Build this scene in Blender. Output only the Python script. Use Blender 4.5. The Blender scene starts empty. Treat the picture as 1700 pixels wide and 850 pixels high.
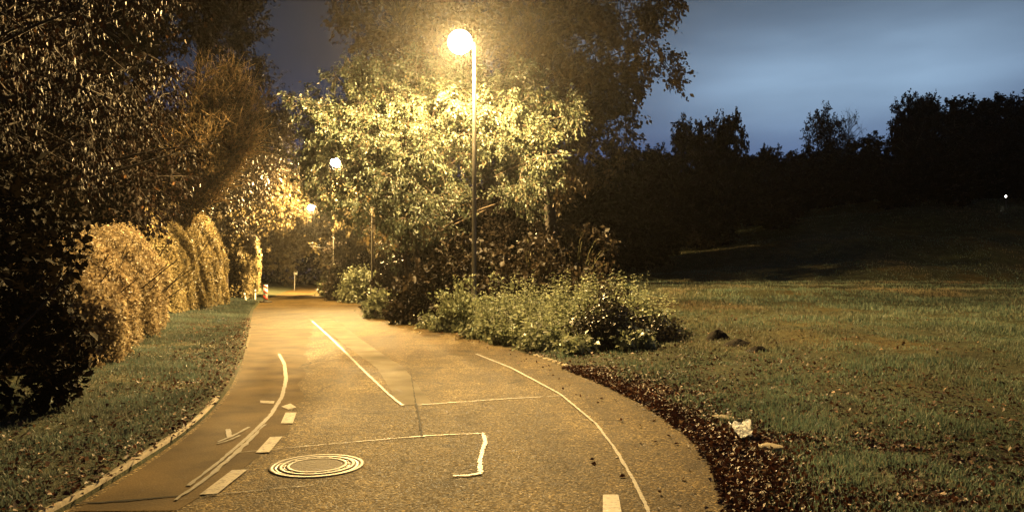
import bpy, math
import numpy as np
from mathutils import Vector, Euler

# ------------------------------------------------------------------ camera, sky, light
sc = bpy.context.scene
CO = sc.collection
F, CX, CY, CAMZ = 1228.0, 850.0, 425.0, 1.6
PITCH = math.atan((465.0 - 425.0) / F)
cam = bpy.data.cameras.new('camera')
cam.lens, cam.sensor_width, cam.clip_start, cam.clip_end = 26.0, 36.0, 0.05, 2000.0
camo = bpy.data.objects.new('camera', cam)
CO.objects.link(camo)
camo.location = (0, 0, CAMZ)
camo.rotation_euler = (math.pi / 2 + PITCH, 0, 0)
sc.camera = camo
sc.view_settings.view_transform = 'Standard'
sc.view_settings.look = 'None'
sc.view_settings.exposure = 4.0
sc.view_settings.gamma = 1.0
sc.view_settings.use_curve_mapping = False
try:
    sc.cycles.use_denoising = True
    sc.cycles.denoiser = 'OPENIMAGEDENOISE'
except Exception:
    pass
sc.cycles.max_bounces = 5
sc.cycles.diffuse_bounces = 2
sc.cycles.glossy_bounces = 1
sc.cycles.transmission_bounces = 2
sc.cycles.volume_bounces = 0
sc.cycles.transparent_max_bounces = 6
sc.cycles.caustics_reflective = False
sc.cycles.caustics_refractive = False
sc.cycles.sample_clamp_indirect = 2.0
sc.cycles.volume_step_rate = 4.0

LAMP_W = 78.0            # multiplies every street lamp
LAMP_COL = (1.0, 0.64, 0.225)
SKY = 1.0
HAZE = 0.00017


def N(nt, kind, **kw):
    n = nt.nodes.new(kind)
    for k, v in kw.items():
        if k.startswith('i_'):
            n.inputs[k[2:].replace('_', ' ')].default_value = v
        else:
            setattr(n, k, v)
    return n


def ramp(nt, stops, interp='LINEAR'):
    r = nt.nodes.new('ShaderNodeValToRGB')
    r.color_ramp.interpolation = interp
    e = r.color_ramp.elements
    e[0].position, e[0].color = stops[0][0], (*stops[0][1], 1)
    e[1].position, e[1].color = stops[-1][0], (*stops[-1][1], 1)
    for p, c in stops[1:-1]:
        x = e.new(p)
        x.color = (*c, 1)
    return r


def math_node(nt, op, a, b=None, c=None, clamp=False):
    m = nt.nodes.new('ShaderNodeMath')
    m.operation = op
    m.use_clamp = clamp
    for i, v in enumerate((a, b, c)):
        if v is None:
            continue
        if isinstance(v, (int, float)):
            m.inputs[i].default_value = v
        else:
            nt.links.new(v, m.inputs[i])
    return m.outputs[0]


def mixc(nt, fac, a, b, mode='MIX'):
    m = nt.nodes.new('ShaderNodeMix')
    m.data_type = 'RGBA'
    m.blend_type = mode
    for i, v in ((0, fac), (6, a), (7, b)):
        if isinstance(v, (int, float)):
            m.inputs[i].default_value = v
        elif isinstance(v, tuple):
            m.inputs[i].default_value = (*v, 1) if len(v) == 3 else v
        else:
            nt.links.new(v, m.inputs[i])
    return m.outputs[2]


w = bpy.data.worlds.new('World')
sc.world = w
w.use_nodes = True
nt = w.node_tree
nt.nodes.clear()
out = N(nt, 'ShaderNodeOutputWorld')
bg = N(nt, 'ShaderNodeBackground')
bg.inputs['Strength'].default_value = SKY
nt.links.new(bg.outputs[0], out.inputs[0])
tc = N(nt, 'ShaderNodeTexCoord')
sep = N(nt, 'ShaderNodeSeparateXYZ')
nt.links.new(tc.outputs['Generated'], sep.inputs[0])
# overcast night sky by elevation (values are linear, before the 4 stops of exposure)
el = ramp(nt, [(0.0, (.0024, .0040, .0110)), (.15, (.0030, .0052, .0155)), (.21, (.0042, .0064, .0135)),
               (.27, (.0052, .0074, .0118)), (.36, (.0034, .0044, .0058)), (.55, (.0030, .0034, .0040)),
               (1.0, (.0024, .0027, .0033))])
nt.links.new(sep.outputs['Z'], el.inputs[0])
# glow of a town on the cloud base, to the right
glow_dir = Vector((.46, 1.0, .25)).normalized()
dp = N(nt, 'ShaderNodeVectorMath', operation='DOT_PRODUCT')
nt.links.new(tc.outputs['Generated'], dp.inputs[0])
dp.inputs[1].default_value = glow_dir
gl = ramp(nt, [(.86, (0, 0, 0)), (.93, (.12, .12, .12)), (.975, (.55, .55, .55)), (1.0, (1, 1, 1))], 'B_SPLINE')
ge = ramp(nt, [(.13, (.15, .15, .15)), (.18, (.50, .50, .50)), (.225, (1, 1, 1)), (.262, (.95, .95, .95)), (.315, (.42, .42, .42)), (.39, (.10, .10, .10))], 'B_SPLINE')
nt.links.new(sep.outputs['Z'], ge.inputs[0])
glf = math_node(nt, 'MULTIPLY', gl.outputs[0], ge.outputs[0])
nt.links.new(dp.outputs['Value'], gl.inputs[0])
mp = N(nt, 'ShaderNodeMapping')
mp.inputs['Scale'].default_value = (1.6, 1.6, 7.0)
nt.links.new(tc.outputs['Generated'], mp.inputs[0])
cn = N(nt, 'ShaderNodeTexNoise', i_Scale=1.7, i_Detail=4.0, i_Roughness=.5)
nt.links.new(mp.outputs[0], cn.inputs['Vector'])
cr = ramp(nt, [(.30, (.70, .70, .72)), (.68, (1.22, 1.22, 1.2))])
nt.links.new(cn.outputs['Fac'], cr.inputs[0])
c1 = mixc(nt, glf, el.outputs[0], (.0165, .0245, .0345))
az = ramp(nt, [(.0, (.36, .33, .34)), (.44, (.40, .37, .37)), (.54, (.80, .80, .80)), (.62, (1, 1, 1)), (.74, (1, 1, 1)), (.86, (.7, .7, .72))])
nt.links.new(math_node(nt, 'MULTIPLY_ADD', sep.outputs['X'], .5, .5), az.inputs[0])
c1 = mixc(nt, 1.0, c1, az.outputs[0], 'MULTIPLY')
c2 = mixc(nt, 1.0, c1, cr.outputs[0], 'MULTIPLY')
nt.links.new(c2, bg.inputs['Color'])

sun = bpy.data.lights.new('night_sun', 'SUN')
sun.energy = 0.004
sun.angle = math.radians(12)
sun.color = (.75, .86, 1.0)
suno = bpy.data.objects.new('night_sun', sun)
CO.objects.link(suno)
suno.rotation_euler = (math.radians(50), 0, math.radians(155))

# ------------------------------------------------------------------ helpers
R0 = np.random.default_rng(7)


def at(px, py, Y):
    """world point seen at photo pixel (px, py) at depth Y"""
    u, v = (px - CX) / F, (CY - py) / F
    dy = math.cos(PITCH) - v * math.sin(PITCH)
    dz = math.sin(PITCH) + v * math.cos(PITCH)
    k = Y / dy
    return np.array((u * k, Y, CAMZ + dz * k))


def on_plane(px, py, z=0.0):
    u, v = (px - CX) / F, (CY - py) / F
    dy = math.cos(PITCH) - v * math.sin(PITCH)
    dz = math.sin(PITCH) + v * math.cos(PITCH)
    k = (z - CAMZ) / dz
    return (u * k, dy * k)


def tag(o, label=None, cat=None, group=None, kind=None):
    if label: o['label'] = label
    if cat: o['category'] = cat
    if group: o['group'] = group
    if kind: o['kind'] = kind
    return o


def empty(name, loc, label, cat, group=None, rz=0.0):
    o = bpy.data.objects.new(name, None)
    o.empty_display_size = .3
    CO.objects.link(o)
    o.location = loc
    o.rotation_euler = (0, 0, rz)
    return tag(o, label, cat, group)


def mesh_obj(name, V, faces, mat, parent=None, smooth=False):
    """faces: (n,3) or (n,4) int array, or a list of such arrays"""
    V = np.ascontiguousarray(V, dtype=np.float32).reshape(-1, 3)
    fl = faces if isinstance(faces, list) else [faces]
    fl = [np.asarray(f, dtype=np.int32) for f in fl if len(f)]
    tot = np.concatenate([np.full(len(f), f.shape[1], np.int32) for f in fl])
    idx = np.concatenate([f.ravel() for f in fl])
    me = bpy.data.meshes.new(name)
    me.vertices.add(len(V))
    me.vertices.foreach_set('co', V.ravel())
    me.loops.add(len(idx))
    me.loops.foreach_set('vertex_index', idx)
    me.polygons.add(len(tot))
    st = np.concatenate(([0], np.cumsum(tot)[:-1])).astype(np.int32)
    me.polygons.foreach_set('loop_start', st)
    me.polygons.foreach_set('loop_total', tot)
    if smooth:
        me.polygons.foreach_set('use_smooth', np.ones(len(tot), bool))
    me.update(calc_edges=True)
    me.validate()
    if mat: me.materials.append(mat)
    o = bpy.data.objects.new(name, me)
    CO.objects.link(o)
    if parent: o.parent = parent
    return o


class MB:
    """collects pieces of one mesh"""
    def __init__(s):
        s.V, s.F3, s.F4, s.n = [], [], [], 0

    def add(s, V, f3=None, f4=None):
        V = np.asarray(V, float).reshape(-1, 3)
        if f3 is not None and len(f3): s.F3.append(np.asarray(f3) + s.n)
        if f4 is not None and len(f4): s.F4.append(np.asarray(f4) + s.n)
        s.V.append(V)
        s.n += len(V)
        return s

    def build(s, name, mat, parent=None, smooth=False):
        fl = []
        if s.F3: fl.append(np.concatenate(s.F3))
        if s.F4: fl.append(np.concatenate(s.F4))
        return mesh_obj(name, np.concatenate(s.V), fl, mat, parent, smooth)

    def lathe(s, prof, c=(0, 0, 0), seg=16, ax=(1, 1)):
        prof = np.asarray(prof, float)
        a = np.linspace(0, 2 * np.pi, seg, endpoint=False)
        V = np.stack([np.outer(prof[:, 0], np.cos(a)) * ax[0], np.outer(prof[:, 0], np.sin(a)) * ax[1],
                      np.repeat(prof[:, 1:2], seg, 1)], -1) + np.asarray(c)
        m = len(prof)
        i, j = np.meshgrid(np.arange(m - 1), np.arange(seg), indexing='ij')
        j2 = (j + 1) % seg
        q = np.stack([i * seg + j, i * seg + j2, (i + 1) * seg + j2, (i + 1) * seg + j], -1).reshape(-1, 4)
        return s.add(V, f4=q)

    def tube(s, P, R, seg=8):
        V, q = tube_geo(P, R, seg)
        return s.add(V, f4=q)

    def box(s, c, h, rz=0.0):
        x, y, z = h
        v = np.array([(-x, -y, -z), (x, -y, -z), (x, y, -z), (-x, y, -z), (-x, -y, z), (x, -y, z), (x, y, z), (-x, y, z)])
        k = np.array([[math.cos(rz), math.sin(rz), 0], [-math.sin(rz), math.cos(rz), 0], [0, 0, 1]])
        return s.add(v @ k + np.asarray(c), f4=[(0, 3, 2, 1), (4, 5, 6, 7), (0, 1, 5, 4), (1, 2, 6, 5), (2, 3, 7, 6), (3, 0, 4, 7)])


def unit(a):
    return a / np.maximum(np.linalg.norm(a, axis=-1, keepdims=True), 1e-9)


def tube_geo(P, R, seg=6):
    P = np.asarray(P, float)
    R = np.asarray(R, float)
    T = unit(np.gradient(P, axis=0))
    up = np.where(np.abs(T[:, 2:3]) > .95, np.array([[1., 0, 0]]), np.array([[0, 0, 1.]]))
    A = unit(np.cross(T, up))
    B = np.cross(T, A)
    a = np.linspace(0, 2 * np.pi, seg, endpoint=False)
    V = P[:, None] + R[:, None, None] * (np.cos(a)[None, :, None] * A[:, None] + np.sin(a)[None, :, None] * B[:, None])
    i, j = np.meshgrid(np.arange(len(P) - 1), np.arange(seg), indexing='ij')
    j2 = (j + 1) % seg
    q = np.stack([i * seg + j, (i + 1) * seg + j, (i + 1) * seg + j2, i * seg + j2], -1).reshape(-1, 4)
    return V.reshape(-1, 3), q


def segs_geo(P0, P1, r0, r1, sides=3):
    """many little tapered prisms at once"""
    n = len(P0)
    T = unit(P1 - P0)
    up = np.where(np.abs(T[:, 2:3]) > .9, np.array([[1., 0, 0]]), np.array([[0, 0, 1.]]))
    A = unit(np.cross(T, up))
    B = np.cross(T, A)
    a = np.linspace(0, 2 * np.pi, sides, endpoint=False)
    ring = np.cos(a)[None, :, None] * A[:, None] + np.sin(a)[None, :, None] * B[:, None]
    r0 = np.broadcast_to(r0, (n,))[:, None, None]
    r1 = np.broadcast_to(r1, (n,))[:, None, None]
    V = np.concatenate([P0[:, None] + ring * r0, P1[:, None] + ring * r1], 1)
    j = np.arange(sides)
    j2 = (j + 1) % sides
    q = np.stack([j, sides + j, sides + j2, j2], -1)[None] + (np.arange(n) * 2 * sides)[:, None, None]
    return V.reshape(-1, 3), q.reshape(-1, 4)


def leaf_geo(P, L, W, rng, droop=.5, fold=.18, axis=None, nrm=None, nj=.8):
    """n leaves, each a folded rhombus of two triangles growing from P"""
    n = len(P)
    sz = np.exp(np.clip(rng.normal(0, .28, n), -.6, .5))
    L = np.broadcast_to(L, (n,)) * sz
    W = np.broadcast_to(W, (n,)) * sz * rng.uniform(.75, 1.25, n)
    a = rng.normal(size=(n, 3))
    if axis is not None: a = a * .55 + axis
    a[:, 2] -= droop * 1.6
    a = unit(a)
    g = rng.normal(size=(n, 3))
    if nrm is not None: g = g * nj + nrm
    b = unit(np.cross(a, g))
    c = np.cross(b, a)
    mid = P + a * (L * .45)[:, None] + c * (L * fold * .5)[:, None]
    V = np.stack([P, mid + b * (W * .5)[:, None], P + a * L[:, None] - c * (L * fold * .25)[:, None], mid - b * (W * .5)[:, None]], 1)
    f = np.array([(0, 1, 2), (0, 2, 3)])[None] + (np.arange(n) * 4)[:, None, None]
    return V.reshape(-1, 3), f.reshape(-1, 3)


# ------------------------------------------------------------------ materials
def mat_new(name):
    m = bpy.data.materials.new(name)
    m.use_nodes = True
    nt = m.node_tree
    b = nt.nodes['Principled BSDF']
    return m, nt, b


def leaf_mat(name, stops, trans=.3, rough=.5, spec=.4, tcol=None, vary=.35):
    m, nt, b = mat_new(name)
    g = N(nt, 'ShaderNodeNewGeometry')
    r = ramp(nt, stops)
    nt.links.new(g.outputs['Random Per Island'], r.inputs[0])
    tcn = N(nt, 'ShaderNodeTexCoord')
    no = N(nt, 'ShaderNodeTexNoise', i_Scale=.55, i_Detail=2.0)
    nt.links.new(tcn.outputs['Object'], no.inputs['Vector'])
    vr = ramp(nt, [(.3, (1 - vary,) * 3), (.7, (1 + vary,) * 3)])
    nt.links.new(no.outputs['Fac'], vr.inputs[0])
    col = mixc(nt, 1.0, r.outputs[0], vr.outputs[0], 'MULTIPLY')
    nt.links.new(col, b.inputs['Base Color'])
    b.inputs['Roughness'].default_value = rough
    b.inputs['Specular IOR Level'].default_value = spec
    tr = N(nt, 'ShaderNodeBsdfTranslucent')
    nt.links.new(col, tr.inputs['Color'])
    mx = N(nt, 'ShaderNodeMixShader')
    mx.inputs[0].default_value = trans
    nt.links.new(b.outputs[0], mx.inputs[1])
    nt.links.new(tr.outputs[0], mx.inputs[2])
    nt.links.new(mx.outputs[0], nt.nodes['Material Output'].inputs[0])
    return m


def plain_mat(name, col, rough=.6, metal=0.0, scale=8.0, vary=.25, bump=0.0, spec=.5):
    m, nt, b = mat_new(name)
    tcn = N(nt, 'ShaderNodeTexCoord')
    no = N(nt, 'ShaderNodeTexNoise', i_Scale=scale, i_Detail=5.0, i_Roughness=.6)
    nt.links.new(tcn.outputs['Object'], no.inputs['Vector'])
    r = ramp(nt, [(.3, tuple(c * (1 - vary) for c in col)), (.7, tuple(min(1, c * (1 + vary)) for c in col))])
    nt.links.new(no.outputs['Fac'], r.inputs[0])
    nt.links.new(r.outputs[0], b.inputs['Base Color'])
    b.inputs['Roughness'].default_value = rough
    b.inputs['Metallic'].default_value = metal
    b.inputs['Specular IOR Level'].default_value = spec
    if bump:
        bp = N(nt, 'ShaderNodeBump', i_Strength=bump, i_Distance=.02)
        nt.links.new(no.outputs['Fac'], bp.inputs['Height'])
        nt.links.new(bp.outputs[0], b.inputs['Normal'])
    return m


M = {}
M['bark'] = plain_mat('bark', (.055, .040, .028), .9, scale=14, vary=.5, bump=.8)
M['bark_dark'] = plain_mat('bark_dark', (.030, .022, .017), .9, scale=14, vary=.5, bump=.8)
M['twig'] = plain_mat('twig', (.42, .29, .15), .85, scale=3, vary=.35)
M['stem'] = plain_mat('stem', (.10, .10, .045), .8, scale=6, vary=.3)
M['cherry'] = leaf_mat('cherry_leaf', [(0, (.028, .038, .024)), (.5, (.048, .060, .038)), (.85, (.070, .080, .052)), (1, (.085, .056, .028))], .32, .45, .4)
M['tall'] = leaf_mat('tall_leaf', [(0, (.045, .032, .016)), (.6, (.075, .050, .022)), (1, (.10, .072, .030))], .3, .5, .35)
def add_patches(m, col, scale, lo, hi, off=0.0):
    """patches of another colour (straw, worn turf) over the ground plan"""
    nt = m.node_tree
    b = nt.nodes['Principled BSDF']
    src = b.inputs['Base Color'].links[0].from_socket
    tcn = N(nt, 'ShaderNodeTexCoord')
    mpn = N(nt, 'ShaderNodeMapping')
    mpn.inputs['Location'].default_value = (off, off * 1.7, 0)
    mpn.inputs['Scale'].default_value = (1, .6, .2)
    nt.links.new(tcn.outputs['Object'], mpn.inputs[0])
    no = N(nt, 'ShaderNodeTexNoise', i_Scale=scale, i_Detail=3.0)
    nt.links.new(mpn.outputs[0], no.inputs['Vector'])
    r = ramp(nt, [(lo, (0, 0, 0)), (hi, (.7, .7, .7))])
    nt.links.new(no.outputs['Fac'], r.inputs[0])
    c = mixc(nt, r.outputs[0], src, col)
    for n in nt.nodes:
        if n.type in ('BSDF_PRINCIPLED', 'BSDF_TRANSLUCENT'):
            nt.links.new(c, n.inputs[0])


M['near'] = leaf_mat('near_leaf', [(0, (.003, .0014, .0009)), (.87, (.0045, .002, .0012)), (.97, (.012, .005, .0022)), (1, (.085, .044, .018))], .25, .5, .08)  # few bright leaves are painted glints, the rest darkened for shade
M['canopy'] = leaf_mat('canopy_leaf', [(0, (.045, .032, .014)), (.6, (.080, .062, .029)), (1, (.12, .098, .048))], .3, .5, .3)
M['hedge'] = leaf_mat('hedge_leaf', [(0, (.11, .076, .042)), (.5, (.27, .21, .125)), (1, (.42, .35, .22))], .3, .55, .2)
M['hedge2'] = leaf_mat('tall_hedge_leaf', [(0, (.16, .125, .062)), (.5, (.32, .26, .135)), (1, (.42, .36, .20))], .3, .55, .2)
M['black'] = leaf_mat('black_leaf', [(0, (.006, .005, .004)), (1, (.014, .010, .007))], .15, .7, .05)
M['nettle'] = leaf_mat('nettle_leaf', [(0, (.17, .195, .11)), (.5, (.31, .345, .205)), (1, (.44, .47, .30))], .5, .5, .3)
M['bramble'] = leaf_mat('bramble_leaf', [(0, (.018, .016, .012)), (.7, (.038, .034, .020)), (1, (.09, .075, .05))], .2, .4, .5)
M['shrub'] = leaf_mat('shrub_leaf', [(0, (.008, .0055, .0035)), (.6, (.017, .012, .0072)), (1, (.045, .032, .018))], .25, .5, .25)
M['ivy'] = leaf_mat('ivy_leaf', [(0, (.12, .14, .08)), (.6, (.24, .265, .16)), (1, (.36, .38, .24))], .4, .4, .5)
M['grass'] = leaf_mat('grass_blade', [(0, (.060, .096, .076)), (.55, (.102, .153, .114)), (.85, (.152, .190, .130)), (1, (.21, .185, .12))], .45, .55, .3)
M['verge'] = leaf_mat('verge_blade', [(0, (.052, .078, .068)), (.6, (.084, .118, .098)), (1, (.145, .155, .125))], .45, .55, .3)
add_patches(M['grass'], (.20, .135, .075), .16, .52, .66, 3.0)
add_patches(M['grass'], (.13, .125, .085), .9, .54, .74, 7.0)
add_patches(M['verge'], (.11, .10, .075), .8, .5, .7, 2.0)
M['litter'] = leaf_mat('fallen_leaf', [(0, (.030, .010, .006)), (.65, (.072, .028, .016)), (.90, (.15, .072, .038)), (1, (.32, .21, .13))], .15, .6, .2)
M['soil'] = plain_mat('soil', (.012, .009, .007), .95, scale=30, vary=.6, bump=1.0, spec=.2)
M['pole'] = plain_mat('painted_pole', (.095, .09, .078), .5, scale=5, vary=.2)
M['cap'] = plain_mat('lamp_cap', (.12, .12, .11), .5, vary=.15)
M['kerb'] = plain_mat('kerb_stone', (.22, .18, .115), .85, scale=11, vary=.4, bump=.5)
M['iron'] = plain_mat('cast_iron', (.060, .045, .035), .45, .6, scale=25, vary=.4, bump=.4)
M['iron_worn'] = plain_mat('worn_iron', (.125, .105, .074), .7, .0, scale=11, vary=.85, bump=.4)
M['iron_worn'] = None
M['concrete'] = plain_mat('cover_concrete', (.066, .050, .032), .85, scale=30, vary=.4, bump=.5)
M['white'] = plain_mat('white_plastic', (.75, .75, .72), .5, scale=6, vary=.1)
M['red'] = plain_mat('red_sheeting', (.62, .05, .03), .4, scale=6, vary=.15)
M['rubber'] = plain_mat('grey_rubber', (.05, .045, .04), .8, scale=9, vary=.3)
M['paper'] = plain_mat('white_paper', (.80, .84, .88), .7, scale=9, vary=.06)

m = M['paper']
nt = m.node_tree
trn = N(nt, 'ShaderNodeBsdfTranslucent')
trn.inputs['Color'].default_value = (.85, .88, .9, 1)
mxn = N(nt, 'ShaderNodeMixShader')
mxn.inputs[0].default_value = .65
nt.links.new(nt.nodes['Principled BSDF'].outputs[0], mxn.inputs[1])
nt.links.new(trn.outputs[0], mxn.inputs[2])
nt.links.new(mxn.outputs[0], nt.nodes['Material Output'].inputs[0])

m, nt, b = mat_new('lamp_glass')
em = N(nt, 'ShaderNodeEmission')
em.inputs['Color'].default_value = (1.0, .90, .70, 1)
em.inputs['Strength'].default_value = 6.0
tp = N(nt, 'ShaderNodeBsdfTransparent')
ad = N(nt, 'ShaderNodeAddShader')      # bowl enlarged to the lamp's glare disc: it glows and passes the light
nt.links.new(em.outputs[0], ad.inputs[0])
nt.links.new(tp.outputs[0], ad.inputs[1])
nt.links.new(ad.outputs[0], nt.nodes['Material Output'].inputs[0])
m.cycles.emission_sampling = 'NONE'
M['glass'] = m
m, nt, b = mat_new('far_lamp_glass')
em = N(nt, 'ShaderNodeEmission')
em.inputs['Color'].default_value = (1.0, .95, .85, 1)
em.inputs['Strength'].default_value = 3.0
nt.links.new(em.outputs[0], nt.nodes['Material Output'].inputs[0])
m.cycles.emission_sampling = 'NONE'
M['far_glass'] = m


def asphalt():
    m, nt, b = mat_new('asphalt')
    tcn = N(nt, 'ShaderNodeTexCoord')
    P = tcn.outputs['Object']
    v = N(nt, 'ShaderNodeTexVoronoi', i_Scale=60.0)
    v.feature = 'F1'
    nt.links.new(P, v.inputs['Vector'])
    vs = N(nt, 'ShaderNodeSeparateColor')
    nt.links.new(v.outputs['Color'], vs.inputs[0])
    stone = ramp(nt, [(0, (.026, .0178, .0074)), (.45, (.068, .0485, .0195)), (.85, (.118, .087, .037)), (1, (.29, .23, .12))])
    nt.links.new(vs.outputs[0], stone.inputs[0])
    big = N(nt, 'ShaderNodeTexNoise', i_Scale=.35, i_Detail=4.0, i_Roughness=.6)
    nt.links.new(P, big.inputs['Vector'])
    br = ramp(nt, [(.30, (.52, .45, .36)), (.5, (1.0, .94, .84)), (.70, (1.45, 1.40, 1.30))])
    nt.links.new(big.outputs['Fac'], br.inputs[0])
    med = N(nt, 'ShaderNodeTexNoise', i_Scale=3.5, i_Detail=6.0, i_Roughness=.7)
    nt.links.new(P, med.inputs['Vector'])
    mr = ramp(nt, [(.3, (.62, .59, .54)), (.7, (1.34, 1.34, 1.30))])
    nt.links.new(med.outputs['Fac'], mr.inputs[0])
    # long streaks along the road from wear and water
    mpn = N(nt, 'ShaderNodeMapping')
    mpn.inputs['Scale'].default_value = (2.2, .22, 1)
    mpn.inputs['Rotation'].default_value = (0, 0, math.radians(-12))
    nt.links.new(P, mpn.inputs[0])
    stn = N(nt, 'ShaderNodeTexNoise', i_Scale=1.0, i_Detail=3.0)
    nt.links.new(mpn.outputs[0], stn.inputs['Vector'])
    sr = ramp(nt, [(.34, (.70, .68, .64)), (.6, (1.12, 1.12, 1.1))])
    nt.links.new(stn.outputs['Fac'], sr.inputs[0])
    c = mixc(nt, 1.0, stone.outputs[0], br.outputs[0], 'MULTIPLY')
    c = mixc(nt, 1.0, c, mr.outputs[0], 'MULTIPLY')
    c = mixc(nt, 1.0, c, sr.outputs[0], 'MULTIPLY')
    dn = N(nt, 'ShaderNodeTexNoise', i_Scale=2.2, i_Detail=4.0)
    nt.links.new(P, dn.inputs['Vector'])
    va = N(nt, 'ShaderNodeVectorMath', operation='MULTIPLY_ADD')
    nt.links.new(dn.outputs['Color'], va.inputs[0])
    va.inputs[1].default_value = (.55, .55, 0)
    nt.links.new(P, va.inputs[2])
    vk = N(nt, 'ShaderNodeTexVoronoi', i_Scale=.42)
    vk.feature = 'DISTANCE_TO_EDGE'
    nt.links.new(va.outputs[0], vk.inputs['Vector'])
    ck = ramp(nt, [(.0, (.38, .36, .34)), (.0035, (.55, .53, .50)), (.009, (1, 1, 1))])
    nt.links.new(vk.outputs['Distance'], ck.inputs[0])
    gate = ramp(nt, [(.48, (1, 1, 1)), (.56, (0, 0, 0))])
    nt.links.new(stn.outputs['Fac'], gate.inputs[0])
    c = mixc(nt, gate.outputs[0], c, mixc(nt, 1.0, c, ck.outputs[0], 'MULTIPLY'))
    # dark oil and damp stains
    on_ = N(nt, 'ShaderNodeTexNoise', i_Scale=1.1, i_Detail=5.0, i_Roughness=.65)
    mo = N(nt, 'ShaderNodeMapping')
    mo.inputs['Location'].default_value = (7.3, 2.1, 0)
    nt.links.new(P, mo.inputs[0])
    nt.links.new(mo.outputs[0], on_.inputs['Vector'])
    os_ = ramp(nt, [(.34, (.55, .52, .48)), (.44, (1, 1, 1))])
    nt.links.new(on_.outputs['Fac'], os_.inputs[0])
    c = mixc(nt, 1.0, c, os_.outputs[0], 'MULTIPLY')
    nt.links.new(c, b.inputs['Base Color'])
    rr = math_node(nt, 'MULTIPLY_ADD', vs.outputs[1], .25, .68)
    nt.links.new(rr, b.inputs['Roughness'])
    b.inputs['Specular IOR Level'].default_value = .10
    h = math_node(nt, 'MULTIPLY_ADD', vs.outputs[2], .7, 0.0)
    h = math_node(nt, 'SUBTRACT', h, v.outputs['Distance'])
    h2 = math_node(nt, 'MULTIPLY_ADD', med.outputs['Fac'], 1.2, h)
    bp = N(nt, 'ShaderNodeBump', i_Strength=.6, i_Distance=.008)
    nt.links.new(h2, bp.inputs['Height'])
    nt.links.new(bp.outputs[0], b.inputs['Normal'])
    return m


def smooth_asphalt(name, a, bb, scale=60):
    m, nt, b = mat_new(name)
    tcn = N(nt, 'ShaderNodeTexCoord')
    n1 = N(nt, 'ShaderNodeTexNoise', i_Scale=scale, i_Detail=3.0)
    nt.links.new(tcn.outputs['Object'], n1.inputs['Vector'])
    n2 = N(nt, 'ShaderNodeTexNoise', i_Scale=1.4, i_Detail=5.0)
    nt.links.new(tcn.outputs['Object'], n2.inputs['Vector'])
    r = ramp(nt, [(.3, a), (.7, bb)])
    nt.links.new(n1.outputs['Fac'], r.inputs[0])
    r2 = ramp(nt, [(.3, (.55, .52, .47)), (.7, (1.38, 1.38, 1.36))])
    nt.links.new(n2.outputs['Fac'], r2.inputs[0])
    nt.links.new(mixc(nt, 1.0, r.outputs[0], r2.outputs[0], 'MULTIPLY'), b.inputs['Base Color'])
    b.inputs['Roughness'].default_value = .85
    b.inputs['Specular IOR Level'].default_value = .08
    bp = N(nt, 'ShaderNodeBump', i_Strength=.4, i_Distance=.006)
    nt.links.new(n1.outputs['Fac'], bp.inputs['Height'])
    nt.links.new(bp.outputs[0], b.inputs['Normal'])
    return m


def paint(name, col, wear=.45):
    """worn road paint: the asphalt shows through where it has rubbed off"""
    m, nt, b = mat_new(name)
    tcn = N(nt, 'ShaderNodeTexCoord')
    n1 = N(nt, 'ShaderNodeTexNoise', i_Scale=26, i_Detail=6.0, i_Roughness=.7)
    nt.links.new(tcn.outputs['Object'], n1.inputs['Vector'])
    r = ramp(nt, [(wear - .07, (.062, .048, .029)), (wear + .05, col)])
    nt.links.new(n1.outputs['Fac'], r.inputs[0])
    nt.links.new(r.outputs[0], b.inputs['Base Color'])
    b.inputs['Roughness'].default_value = .6
    bp = N(nt, 'ShaderNodeBump', i_Strength=.3, i_Distance=.004)
    nt.links.new(n1.outputs['Fac'], bp.inputs['Height'])
    nt.links.new(bp.outputs[0], b.inputs['Normal'])
    return m


def ground_mat():
    m, nt, b = mat_new('ground_soil_and_turf')
    tcn = N(nt, 'ShaderNodeTexCoord')
    P = tcn.outputs['Object']
    n1 = N(nt, 'ShaderNodeTexNoise', i_Scale=9.0, i_Detail=8.0, i_Roughness=.75)
    n2 = N(nt, 'ShaderNodeTexNoise', i_Scale=.22, i_Detail=4.0)
    n3 = N(nt, 'ShaderNodeTexNoise', i_Scale=1.3, i_Detail=5.0)
    for n in (n1, n2, n3): nt.links.new(P, n.inputs['Vector'])
    r1 = ramp(nt, [(.3, (.020, .022, .012)), (.55, (.055, .058, .030)), (.75, (.13, .12, .062))])
    nt.links.new(n1.outputs['Fac'], r1.inputs[0])
    r2 = ramp(nt, [(.35, (.75, .85, .75)), (.55, (1, 1, 1)), (.68, (1.5, 1.15, .85))])
    nt.links.new(n2.outputs['Fac'], r2.inputs[0])
    r3 = ramp(nt, [(.3, (.6, .6, .6)), (.7, (1.3, 1.3, 1.3))])
    nt.links.new(n3.outputs['Fac'], r3.inputs[0])
    c = mixc(nt, 1.0, r1.outputs[0], r2.outputs[0], 'MULTIPLY')
    c = mixc(nt, 1.0, c, r3.outputs[0], 'MULTIPLY')
    nt.links.new(c, b.inputs['Base Color'])
    b.inputs['Roughness'].default_value = .95
    b.inputs['Specular IOR Level'].default_value = .15
    bp = N(nt, 'ShaderNodeBump', i_Strength=1.0, i_Distance=.06)
    nt.links.new(n1.outputs['Fac'], bp.inputs['Height'])
    nt.links.new(bp.outputs[0], b.inputs['Normal'])
    return m


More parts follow.
